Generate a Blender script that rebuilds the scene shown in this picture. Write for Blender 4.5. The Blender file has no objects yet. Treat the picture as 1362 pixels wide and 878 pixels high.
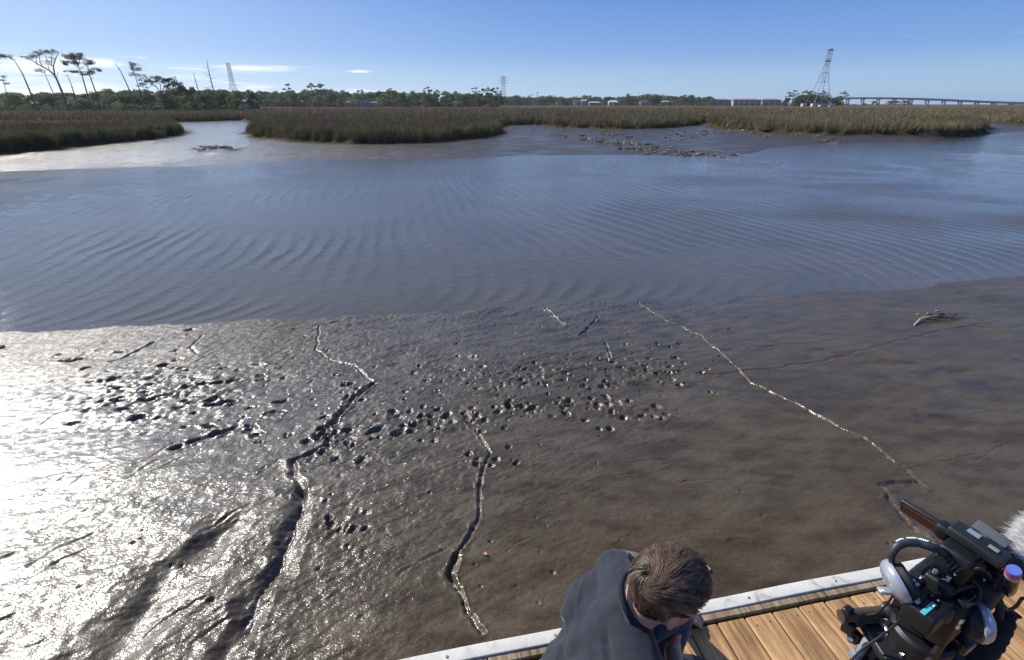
import bpy, bmesh, math, random
import numpy as np
from mathutils import Vector, Matrix, Quaternion

random.seed(7)
rng = np.random.default_rng(11)
R = math.radians
scene = bpy.context.scene
COL = scene.collection

# ------------------------------------------------------------------ camera
CAM_Z = 2.35
PITCH = math.atan((439 - 138.5) / 650.0)
F_PX = 650.0            # focal length in photograph pixels (1362 wide)
CT, ST = math.cos(PITCH), math.sin(PITCH)
cam_d = bpy.data.cameras.new('camera')
cam_d.sensor_width = 36.0
cam_d.lens = F_PX / 1362.0 * 36.0
cam_d.clip_start = 0.05
cam_d.clip_end = 20000
cam = bpy.data.objects.new('camera', cam_d)
COL.objects.link(cam)
cam.location = (0, 0, CAM_Z)
cam.rotation_euler = (math.pi / 2 - PITCH, 0, 0)
scene.camera = cam

def ray(px, py):
    u, v = px - 681.0, py - 439.0
    return Vector((u, F_PX * CT - v * ST, -(v * CT + F_PX * ST)))
def on_z(px, py, z=0.0):
    d = ray(px, py); t = (z - CAM_Z) / d.z
    return Vector((d.x * t, d.y * t, z))
def on_y(px, py, Y):
    d = ray(px, py); t = Y / d.y
    return Vector((d.x * t, Y, CAM_Z + d.z * t))
def at_depth(px, py, dep):
    return Vector((0, 0, CAM_Z)) + ray(px, py) * (dep / F_PX)

# ------------------------------------------------------------------ tags / helpers
def tag(o, label=None, cat=None, group=None, kind=None):
    if label: o['label'] = label
    if cat: o['category'] = cat
    if group: o['group'] = group
    if kind: o['kind'] = kind
    return o
def empty(name, loc=(0, 0, 0), label=None, cat=None, group=None):
    o = bpy.data.objects.new(name, None); COL.objects.link(o)
    o.location = loc; o.empty_display_size = 0.1
    return tag(o, label, cat, group)
def link_mesh(name, me, mat=None, parent=None):
    o = bpy.data.objects.new(name, me); COL.objects.link(o)
    if mat is not None:
        for m in (mat if isinstance(mat, (list, tuple)) else [mat]): me.materials.append(m)
    if parent is not None:
        o.parent = parent
        # geometry is written in world coordinates: undo the parent's location
        loc = Vector((0, 0, 0)); p = parent
        while p is not None:
            loc += p.location; p = p.parent
        o.location = -loc
    return o
def np_mesh(name, V, faces_list, smooth=True, col=None, mat_idx=None):
    """faces_list: list of int arrays (n,k)"""
    me = bpy.data.meshes.new(name)
    V = np.asarray(V, dtype=np.float32)
    me.vertices.add(len(V)); me.vertices.foreach_set('co', V.ravel())
    loops = np.concatenate([f.ravel() for f in faces_list]).astype(np.int32)
    tot = np.concatenate([np.full(len(f), f.shape[1], np.int32) for f in faces_list])
    st = np.concatenate([[0], np.cumsum(tot)[:-1]]).astype(np.int32)
    me.loops.add(len(loops)); me.loops.foreach_set('vertex_index', loops)
    me.polygons.add(len(tot)); me.polygons.foreach_set('loop_start', st); me.polygons.foreach_set('loop_total', tot)
    if mat_idx is not None: me.polygons.foreach_set('material_index', np.asarray(mat_idx, np.int32))
    me.update(calc_edges=True)
    if smooth: me.polygons.foreach_set('use_smooth', np.ones(len(tot), bool))
    if col is not None:
        a = me.attributes.new('Col', 'FLOAT_COLOR', 'POINT')
        c = np.ones((len(V), 4), np.float32); c[:, :3] = col
        a.data.foreach_set('color', c.ravel())
    return me

class MB:
    """collects shapes in world coordinates into one mesh"""
    def __init__(s): s.V = []; s.F = []; s.n = 0; s.C = []
    def add(s, V, F, col=None):
        V = [tuple(v) for v in V]
        s.V += V; s.F += [tuple(i + s.n for i in f) for f in F]; s.n += len(V)
        s.C += [col or (1, 1, 1)] * len(V)
    def box(s, c, size, M=None, bev=0.0, col=None):
        """box centred at c with full size (sx,sy,sz); M = 3x3 rotation; chamfered by bev"""
        hx, hy, hz = [a / 2 for a in size]; M = M or Matrix.Identity(3); c = Vector(c)
        bev = min(bev, hx * .9, hy * .9, hz * .9)
        if bev <= 0:
            P = [Vector((x, y, z)) for x in (-hx, hx) for y in (-hy, hy) for z in (-hz, hz)]
            F = [(0, 1, 3, 2), (4, 6, 7, 5), (0, 4, 5, 1), (2, 3, 7, 6), (0, 2, 6, 4), (1, 5, 7, 3)]
        else:
            b = bev; P = []; idx = {}
            for i, sx in enumerate((-1, 1)):
                for j, sy in enumerate((-1, 1)):
                    for k, sz in enumerate((-1, 1)):
                        for ax in range(3):
                            q = [sx * hx, sy * hy, sz * hz]
                            for a2 in range(3):
                                if a2 != ax: q[a2] -= (sx, sy, sz)[a2] * b
                            idx[(i, j, k, ax)] = len(P); P.append(Vector(q))
            F = []
            def quad(a): F.append(tuple(a))
            for i in (0, 1):
                q = [idx[(i, 0, 0, 0)], idx[(i, 1, 0, 0)], idx[(i, 1, 1, 0)], idx[(i, 0, 1, 0)]]; quad(q if i else q[::-1])
                q = [idx[(0, i, 0, 1)], idx[(0, i, 1, 1)], idx[(1, i, 1, 1)], idx[(1, i, 0, 1)]]; quad(q if i else q[::-1])
                q = [idx[(0, 0, i, 2)], idx[(1, 0, i, 2)], idx[(1, 1, i, 2)], idx[(0, 1, i, 2)]]; quad(q if i else q[::-1])
            for i in (0, 1):
                for j in (0, 1):
                    q = [idx[(i, j, 0, 0)], idx[(i, j, 1, 0)], idx[(i, j, 1, 1)], idx[(i, j, 0, 1)]]; quad(q if i == j else q[::-1])
                    q = [idx[(i, 0, j, 0)], idx[(i, 1, j, 0)], idx[(i, 1, j, 2)], idx[(i, 0, j, 2)]]; quad(q if i != j else q[::-1])
                    q = [idx[(0, i, j, 1)], idx[(1, i, j, 1)], idx[(1, i, j, 2)], idx[(0, i, j, 2)]]; quad(q if i == j else q[::-1])
                    for k in (0, 1):
                        q = [idx[(i, j, k, 0)], idx[(i, j, k, 1)], idx[(i, j, k, 2)]]
                        quad(q if (i + j + k) % 2 else q[::-1])
        s.add([c + M @ p for p in P], F, col)
        return s
    def tube(s, pts, rad, n=10, caps=True, col=None):
        pts = [Vector(p) for p in pts]; k = len(pts)
        if not isinstance(rad, (list, tuple)): rad = [rad] * k
        V = []; F = []
        up = None
        for i, p in enumerate(pts):
            t = (pts[min(i + 1, k - 1)] - pts[max(i - 1, 0)])
            if t.length < 1e-9: t = Vector((0, 0, 1))
            t.normalize()
            if up is None:
                up = Vector((0, 0, 1)) if abs(t.z) < .9 else Vector((1, 0, 0))
            a = up - t * up.dot(t)
            if a.length < 1e-6: a = t.orthogonal()
            a.normalize(); b = t.cross(a); up = a
            for j in range(n):
                an = 2 * math.pi * j / n
                V.append(p + (a * math.cos(an) + b * math.sin(an)) * rad[i])
        for i in range(k - 1):
            for j in range(n):
                j2 = (j + 1) % n
                F.append((i * n + j, i * n + j2, (i + 1) * n + j2, (i + 1) * n + j))
        if caps:
            F.append(tuple(range(n))[::-1]); F.append(tuple((k - 1) * n + j for j in range(n)))
        s.add(V, F, col); return s
    def lathe(s, base, axis, prof, n=24, col=None):
        """prof: list of (radius, distance along axis)"""
        base = Vector(base); axis = Vector(axis).normalized()
        pts = [base + axis * h for r, h in prof]
        a = axis.orthogonal().normalized(); b = axis.cross(a)
        V = []; F = []
        for (r, h), p in zip(prof, pts):
            for j in range(n):
                an = 2 * math.pi * j / n
                V.append(p + (a * math.cos(an) + b * math.sin(an)) * max(r, 1e-4))
        k = len(prof)
        for i in range(k - 1):
            for j in range(n):
                j2 = (j + 1) % n
                F.append((i * n + j, i * n + j2, (i + 1) * n + j2, (i + 1) * n + j))
        F.append(tuple(range(n))[::-1]); F.append(tuple((k - 1) * n + j for j in range(n)))
        s.add(V, F, col); return s
    def ellipsoid(s, c, r, M=None, nu=20, nv=12, col=None):
        c = Vector(c); M = M or Matrix.Identity(3)
        V = []; F = []
        for i in range(nv + 1):
            th = math.pi * i / nv
            for j in range(nu):
                ph = 2 * math.pi * j / nu
                V.append(c + M @ Vector((r[0] * math.sin(th) * math.cos(ph), r[1] * math.sin(th) * math.sin(ph), r[2] * math.cos(th))))
        for i in range(nv):
            for j in range(nu):
                j2 = (j + 1) % nu
                F.append((i * nu + j, (i + 1) * nu + j, (i + 1) * nu + j2, i * nu + j2))
        s.add(V, F, col); return s
    def build(s, name, mat, parent=None, smooth=True, angle=40, color=False):
        me = bpy.data.meshes.new(name)
        me.from_pydata(s.V, [], s.F); me.update()
        if color:
            a = me.attributes.new('Col', 'FLOAT_COLOR', 'POINT')
            a.data.foreach_set('color', np.array([(c[0], c[1], c[2], 1) for c in s.C], np.float32).ravel())
        if smooth:
            me.polygons.foreach_set('use_smooth', np.ones(len(me.polygons), bool))
            try: me.set_sharp_from_angle(angle=R(angle))
            except Exception: pass
        return link_mesh(name, me, mat, parent)

# ------------------------------------------------------------------ numpy noise
_perm = rng.permutation(256); _perm = np.concatenate([_perm, _perm]).astype(np.int64)
_val = rng.uniform(-1, 1, 256)
_ang = rng.uniform(0, 2 * np.pi, 256); _gxv = np.cos(_ang); _gyv = np.sin(_ang)
def pnoise(x, y, seed=0):
    x = np.asarray(x, float) + seed * 17.31; y = np.asarray(y, float) + seed * 7.77
    xi = np.floor(x).astype(np.int64); yi = np.floor(y).astype(np.int64)
    xf = x - xi; yf = y - yi
    u = xf * xf * xf * (xf * (xf * 6 - 15) + 10); v = yf * yf * yf * (yf * (yf * 6 - 15) + 10)
    def g(ix, iy, dx, dy):
        h = _perm[(_perm[ix & 255] + iy) & 255]
        return _gxv[h] * dx + _gyv[h] * dy
    a = g(xi, yi, xf, yf); b = g(xi + 1, yi, xf - 1, yf); c = g(xi, yi + 1, xf, yf - 1); d = g(xi + 1, yi + 1, xf - 1, yf - 1)
    return (a + u * (b - a) + v * (c - a + u * (a - b - c + d))) * 1.5
def fbm(x, y, oct=4, seed=0, gain=.5):
    s = 0; a = 1; f = 1
    for i in range(oct):
        s = s + a * pnoise(x * f, y * f, seed + i * 3); a *= gain; f *= 2.03
    return s
def smooth(a, b, x):
    t = np.clip((x - a) / (b - a), 0, 1); return t * t * (3 - 2 * t)
def dist_poly(x, y, P, closed=False):
    d = np.full(x.shape, 1e18)
    n = len(P)
    for i in range(n if closed else n - 1):
        ax, ay = P[i]; bx, by = P[(i + 1) % n]
        ex, ey = bx - ax, by - ay; L = ex * ex + ey * ey + 1e-12
        t = np.clip(((x - ax) * ex + (y - ay) * ey) / L, 0, 1)
        d = np.minimum(d, (x - ax - t * ex) ** 2 + (y - ay - t * ey) ** 2)
    return np.sqrt(d)
def inside(x, y, P):
    r = np.zeros(x.shape, bool); n = len(P)
    for i in range(n):
        ax, ay = P[i]; bx, by = P[(i + 1) % n]
        if ay == by: continue
        c = ((ay > y) != (by > y)) & (x < (bx - ax) * (y - ay) / (by - ay) + ax)
        r ^= c
    return r

# ------------------------------------------------------------------ materials
def new_mat(name):
    m = bpy.data.materials.new(name); m.use_nodes = True
    nt = m.node_tree; b = nt.nodes['Principled BSDF']
    return m, nt, b
def N(nt, typ, **kw):
    n = nt.nodes.new(typ)
    for k, v in kw.items():
        if k in n.inputs.keys(): n.inputs[k].default_value = v
        else: setattr(n, k, v)
    return n
def L(nt, a, b): nt.links.new(a, b)
def ramp(nt, fac, stops):
    r = nt.nodes.new('ShaderNodeValToRGB'); e = r.color_ramp.elements
    while len(e) < len(stops): e.new(.5)
    for k, (p, c) in enumerate(stops):
        e[k].position = p; e[k].color = (*c, 1) if len(c) == 3 else c
    L(nt, fac, r.inputs[0]); return r
def noise(nt, vec, scale, detail=4, rough=.55, dist=0.0):
    n = nt.nodes.new('ShaderNodeTexNoise')
    n.inputs['Scale'].default_value = scale; n.inputs['Detail'].default_value = detail
    n.inputs['Roughness'].default_value = rough; n.inputs['Distortion'].default_value = dist
    if vec is not None: L(nt, vec, n.inputs['Vector'])
    return n
def mapping(nt, vec, scale=(1, 1, 1), rot=(0, 0, 0), loc=(0, 0, 0)):
    m = nt.nodes.new('ShaderNodeMapping'); m.inputs['Scale'].default_value = scale
    m.inputs['Rotation'].default_value = rot; m.inputs['Location'].default_value = loc
    L(nt, vec, m.inputs['Vector']); return m.outputs[0]
def bump(nt, h, strength, dist, normal=None):
    b = nt.nodes.new('ShaderNodeBump'); b.inputs['Strength'].default_value = strength
    b.inputs['Distance'].default_value = dist; L(nt, h, b.inputs['Height'])
    if normal is not None: L(nt, normal, b.inputs['Normal'])
    return b.outputs[0]
def pos(nt): return nt.nodes.new('ShaderNodeNewGeometry').outputs['Position']
def objc(nt): return nt.nodes.new('ShaderNodeTexCoord').outputs['Object']
def mathn(nt, op, a, b=None, c=None):
    n = nt.nodes.new('ShaderNodeMath'); n.operation = op
    for i, v in enumerate((a, b, c)):
        if v is None: continue
        if isinstance(v, (int, float)): n.inputs[i].default_value = v
        else: L(nt, v, n.inputs[i])
    return n.outputs[0]
def mixc(nt, fac, a, b, typ='MIX'):
    n = nt.nodes.new('ShaderNodeMix'); n.data_type = 'RGBA'; n.blend_type = typ
    for i, v in ((0, fac), (6, a), (7, b)):
        if isinstance(v, (int, float)): n.inputs[i].default_value = v
        elif isinstance(v, tuple): n.inputs[i].default_value = (*v, 1)
        else: L(nt, v, n.inputs[i])
    return n.outputs[2]
def simple(name, col, rough=.5, metal=0.0, spec=.5, var=.12, scale=30, bumpd=0.0, bscale=200):
    m, nt, b = new_mat(name)
    p = objc(nt)
    n = noise(nt, p, scale, 5)
    r = ramp(nt, n.outputs[0], [(.3, tuple(c * (1 - var) for c in col)), (.7, tuple(min(1, c * (1 + var)) for c in col))])
    L(nt, r.outputs[0], b.inputs['Base Color'])
    b.inputs['Metallic'].default_value = metal
    b.inputs['Specular IOR Level'].default_value = spec
    rr = mathn(nt, 'MULTIPLY_ADD', n.outputs[0], rough * .4, rough * .8); L(nt, rr, b.inputs['Roughness'])
    if bumpd > 0:
        nb = noise(nt, p, bscale, 3); L(nt, bump(nt, nb.outputs[0], 1.0, bumpd), b.inputs['Normal'])
    return m
def attr_mat(name, rough=.7, trans=0.0, spec=.2, mul=(1, 1, 1)):
    m, nt, b = new_mat(name)
    a = nt.nodes.new('ShaderNodeAttribute'); a.attribute_name = 'Col'
    c = mixc(nt, 1.0, a.outputs['Color'], mul, 'MULTIPLY')
    L(nt, c, b.inputs['Base Color'])
    b.inputs['Roughness'].default_value = rough; b.inputs['Specular IOR Level'].default_value = spec
    if trans > 0:
        t = nt.nodes.new('ShaderNodeBsdfTranslucent'); L(nt, c, t.inputs['Color'])
        mx = nt.nodes.new('ShaderNodeMixShader'); mx.inputs[0].default_value = trans
        L(nt, b.outputs[0], mx.inputs[1]); L(nt, t.outputs[0], mx.inputs[2])
        L(nt, mx.outputs[0], nt.nodes['Material Output'].inputs['Surface'])
    return m

# ------------------------------------------------------------------ light
SUN_EL, SUN_AZ = R(35.0), R(-57.0)      # azimuth from +Y towards +X
sun_dir = Vector((math.sin(SUN_AZ) * math.cos(SUN_EL), math.cos(SUN_AZ) * math.cos(SUN_EL), math.sin(SUN_EL)))
sd = bpy.data.lights.new('sun', 'SUN'); sd.energy = 4.7; sd.angle = R(.53); sd.color = (1.0, .95, .87)
so = bpy.data.objects.new('sun', sd); COL.objects.link(so)
so.rotation_euler = (-sun_dir).to_track_quat('-Z', 'Y').to_euler()
so.location = (-30, 20, 30)

w = bpy.data.worlds.new('World'); scene.world = w; w.use_nodes = True
nt = w.node_tree; bg = nt.nodes['Background']
sky = nt.nodes.new('ShaderNodeTexSky'); sky.sky_type = 'NISHITA'; sky.sun_disc = False
sky.sun_elevation = SUN_EL; sky.sun_rotation = SUN_AZ
sky.altitude = 0; sky.air_density = 1.0; sky.dust_density = .25; sky.ozone_density = 2.2
bg.inputs['Strength'].default_value = .105
# thin clouds low in the sky, by direction
tc = nt.nodes.new('ShaderNodeTexCoord'); sep = nt.nodes.new('ShaderNodeSeparateXYZ'); L(nt, tc.outputs['Generated'], sep.inputs[0])
azn = mathn(nt, 'ARCTAN2', sep.outputs[0], sep.outputs[1]); eln = mathn(nt, 'ARCSINE', sep.outputs[2])
comb = nt.nodes.new('ShaderNodeCombineXYZ'); L(nt, mathn(nt, 'MULTIPLY', azn, 7.0), comb.inputs[0]); L(nt, mathn(nt, 'MULTIPLY', eln, 60.0), comb.inputs[1])
cn = noise(nt, comb.outputs[0], 1.3, 8, .66, .9)
def azel(px, py):
    d = ray(px, py).normalized(); return math.atan2(d.x, d.y), math.asin(d.z)
def blob(px, py, wx, wy, amp):
    a, e = azel(px, py); a2, e2 = azel(px + wx, py); a3, e3 = azel(px, py + wy)
    sa = abs(a2 - a); se = abs(e3 - e)
    dx = mathn(nt, 'DIVIDE', mathn(nt, 'SUBTRACT', azn, a), sa); dy = mathn(nt, 'DIVIDE', mathn(nt, 'SUBTRACT', eln, e), se)
    q = mathn(nt, 'ADD', mathn(nt, 'MULTIPLY', dx, dx), mathn(nt, 'MULTIPLY', dy, dy))
    return mathn(nt, 'MULTIPLY', mathn(nt, 'EXPONENT', mathn(nt, 'MULTIPLY', q, -1.0)), amp)
tot = None
for bl in ((125, 84, 60, 8, 1.05), (40, 88, 70, 12, 1.1), (345, 91, 75, 5.5, 1.1), (250, 90, 70, 6, .7), (478, 95, 20, 3, 1.05), (180, 76, 35, 3, .6), (210, 104, 120, 7, .6),
           (80, 116, 170, 22, .85), (300, 120, 150, 14, .62), (480, 122, 110, 9, .55), (560, 116, 40, 5, .45), (-200, 80, 160, 22, .9)):
    bb = blob(*bl); tot = bb if tot is None else mathn(nt, 'MAXIMUM', tot, bb)
cl = mathn(nt, 'SUBTRACT', mathn(nt, 'ADD', mathn(nt, 'MULTIPLY', tot, 1.0), mathn(nt, 'MULTIPLY', cn.outputs[0], 2.7)), 1.80)
clm = nt.nodes.new('ShaderNodeMapRange'); clm.interpolation_type = 'SMOOTHSTEP'; clm.inputs[1].default_value = -.1; clm.inputs[2].default_value = .62
clm.inputs[3].default_value = 0; clm.inputs[4].default_value = .85; L(nt, cl, clm.inputs[0])
S_ = 1 / .105
el_f = mathn(nt, 'DIVIDE', mathn(nt, 'MAXIMUM', eln, 0.0), math.pi / 2)
def sc_(c): return tuple(v * S_ for v in c)
rmp = ramp(nt, el_f, [(0, (.29, .46, .68)), (.03, (.225, .385, .65)), (.05, (.128, .275, .61)), (.10, (.072, .188, .54)), (.18, (.080, .195, .53)), (.35, (.058, .150, .43)), (1, (.028, .07, .21))])
rms = nt.nodes.new('ShaderNodeVectorMath'); rms.operation = 'SCALE'; rms.inputs['Scale'].default_value = S_; L(nt, rmp.outputs[0], rms.inputs[0])
base = mixc(nt, .82, sky.outputs[0], rms.outputs[0])
# the bright part of the sky round the sun
dt = nt.nodes.new('ShaderNodeVectorMath'); dt.operation = 'DOT_PRODUCT'; L(nt, tc.outputs['Generated'], dt.inputs[0]); dt.inputs[1].default_value = sun_dir
gl = mathn(nt, 'POWER', mathn(nt, 'MAXIMUM', dt.outputs['Value'], 0.0), 5.0)
gls = nt.nodes.new('ShaderNodeVectorMath'); gls.operation = 'SCALE'; gls.inputs[0].default_value = (2.6, 2.8, 2.6); L(nt, gl, gls.inputs['Scale'])
gla = nt.nodes.new('ShaderNodeVectorMath'); gla.operation = 'ADD'; L(nt, base, gla.inputs[0]); L(nt, gls.outputs[0], gla.inputs[1])
skc = mixc(nt, clm.outputs[0], gla.outputs[0], (7.9, 8.1, 8.3))
L(nt, skc, bg.inputs['Color'])

scene.view_settings.view_transform = 'Standard'; scene.view_settings.look = 'None'
scene.view_settings.exposure = 0.35; scene.view_settings.gamma = 1.0
scene.render.engine = 'CYCLES'
scene.cycles.use_denoising = True
try:
    scene.cycles.denoiser = 'OPENIMAGEDENOISE'; scene.cycles.denoising_input_passes = 'RGB_ALBEDO_NORMAL'
except Exception: pass
scene.cycles.max_bounces = 6; scene.cycles.diffuse_bounces = 3; scene.cycles.glossy_bounces = 3; scene.cycles.transparent_max_bounces = 6
scene.cycles.caustics_reflective = False; scene.cycles.caustics_refractive = False

# ================================================================== TERRAIN
WATER_Z = -0.35
near_shore = [on_z(x, y, WATER_Z).to_tuple()[:2] for x, y in ((-420, 462), (-200, 452), (0, 443), (150, 437), (300, 430), (450, 421), (560, 416), (681, 408), (850, 402), (1000, 394), (1130, 389), (1215, 384), (1250, 378), (1362, 369), (1500, 360), (1750, 345))]
far_shore_px = ((-400, 255), (-150, 237), (0, 228), (130, 224), (250, 221), (330, 216), (430, 213), (520, 212), (600, 211), (690, 207), (800, 206), (900, 207), (960, 207), (1003, 204), (1020, 198), (1080, 192), (1200, 187), (1300, 180), (1362, 174), (1430, 170), (1600, 160))
far_shore = [on_z(x, y, WATER_Z).to_tuple()[:2] for x, y in far_shore_px]
def P0(l, z=.05): return [on_z(x, y, z).to_tuple()[:2] for x, y in l]
left_clump = P0(((-260, 233), (-60, 209), (0, 203), (60, 198), (120, 192), (190, 186), (225, 181), (243, 177), (236, 171), (220, 167), (170, 164.5), (90, 164.5), (0, 166), (-200, 172)))
main_marsh = P0(((-500, 176), (-200, 172), (0, 166), (100, 165), (180, 164.5), (214, 165), (224, 163.2), (240, 162.0), (262, 161.5), (300, 160.5), (322, 160), (338, 162), (342, 168), (330, 177), (345, 182), (390, 186.5), (430, 188.5), (480, 190), (545, 189), (590, 187), (630, 184), (660, 180), (668, 175), (662, 170), (672, 166.5), (700, 165.5), (722, 165.5), (735, 168), (770, 169.5), (830, 171), (885, 169.5), (925, 166), (937, 162), (930, 158.5), (942, 157), (950, 162), (945, 168), (975, 172), (1010, 175), (1100, 178), (1200, 177), (1285, 175.5), (1310, 172.5), (1312, 168), (1285, 164), (1255, 160.5), (1300, 161), (1335, 163.5), (1420, 165), (1600, 162)))
main_marsh = main_marsh + [(3000, 200), (6000, 6000), (-6000, 6000), (-3000, 200)]
MARSH_Z = .32
def marsh_sd(x, y):
    a = dist_poly(x, y, left_clump, True); a = np.where(inside(x, y, left_clump), a, -a)
    b = dist_poly(x, y, main_marsh, True); b = np.where(inside(x, y, main_marsh), b, -b)
    return np.maximum(a, b)
def edge_n(x, y): return .40 * fbm(x * .6, y * .4, 3, 21) + .45 * pnoise(x * 1.5, y * .9, 23)
def near_y(x): return np.interp(x, [p[0] for p in near_shore], [p[1] for p in near_shore])
far_poly = far_shore + [(400, 120), (6000, 6000), (-6000, 6000), (-400, 40)]
def near_base(x, y):
    """plain near bank: from the dock down to the waterline"""
    yd = 1.28 + .195 * x                   # dock edge
    ys = near_y(x) + .10 * pnoise(x * 1.1, x * 0 + 3.3, 401) + .05 * pnoise(x * 3.7, x * 0 + 1.3, 403) + .018 * pnoise(x * 12, y * 9, 405)
    t = (y - yd) / np.maximum(ys - yd, .5)
    z = np.where(t < 0, .04 + 0 * t, np.where(t < 1, .04 - .374 * (np.clip(t, 0, 1) ** 1.15), WATER_Z + .016 - .05 * smooth(0, .010, t - 1) - .30 * (t - 1)))
    return np.maximum(z, -1.2)
def ground_h(x, y):
    z = near_base(x, y) - .0
    fd = dist_poly(x, y, far_shore); fin = inside(x, y, far_poly)
    msd = marsh_sd(x, y)
    bed = np.maximum(z, WATER_Z - .10 * fd - .02) if False else np.where(y > near_y(x), np.maximum(np.minimum(z, WATER_Z - .02), WATER_Z - np.minimum(.09 * fd, .9)), z)
    dm = np.maximum(-msd, 0)
    flat = WATER_Z + .36 * fd / (fd + dm + 1e-3)
    flat = flat + .035 * fbm(x * .5, y * .22, 4, 5) * smooth(0, 3, fd) + .02 * fbm(x * 2.2, y * 1.1, 3, 9) * smooth(0, 1, fd)
    h = np.where(fin, flat, bed)
    bank = smooth(-.12, .55, msd + edge_n(x, y))
    plat = MARSH_Z + .05 * fbm(x * .08, y * .05, 3, 31) + .06 * smooth(90, 260, y)
    return np.where(fin, h * (1 - bank) + plat * bank, h)

def growth(a, b, s0, g):
    out = [a]; s = s0
    while abs(out[-1] - a) < abs(b - a):
        out.append(out[-1] + math.copysign(s, b - a)); s *= g
    return out
def grid_mesh(name, gx, gy, hfun):
    X, Y = np.meshgrid(gx, gy); Z = hfun(X, Y)
    V = np.stack([X.ravel(), Y.ravel(), Z.ravel()], 1)
    nx, ny = len(gx), len(gy)
    i = (np.arange(ny - 1)[:, None] * nx + np.arange(nx - 1)[None, :]).ravel()
    F = np.stack([i, i + 1, i + nx + 1, i + nx], 1)
    return np_mesh(name, V, [F])

PX0, PX1, PY0, PY1 = -10.0, 12.5, .3, 9.6         # extent of the finely modelled near mud
def sheet_h(x, y):
    z = ground_h(x, y)
    m = smooth(PX0, PX0 + .6, x) * (1 - smooth(PX1 - .6, PX1, x)) * smooth(PY0 - 1.2, PY0, y) * (1 - smooth(PY1 - .6, PY1, y))
    return z - .16 * m
gx = sorted(set(growth(-70, -6000, .8, 1.12)[::-1] + list(np.arange(-70, 95, .3)) + growth(95, 6000, .8, 1.12)))
gy = sorted(set(growth(0, -300, .5, 1.15)[::-1] + list(np.arange(0, 20, .3)) + list(np.arange(20, 66, .2)) + growth(66, 6000, .3, 1.06)))

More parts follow.
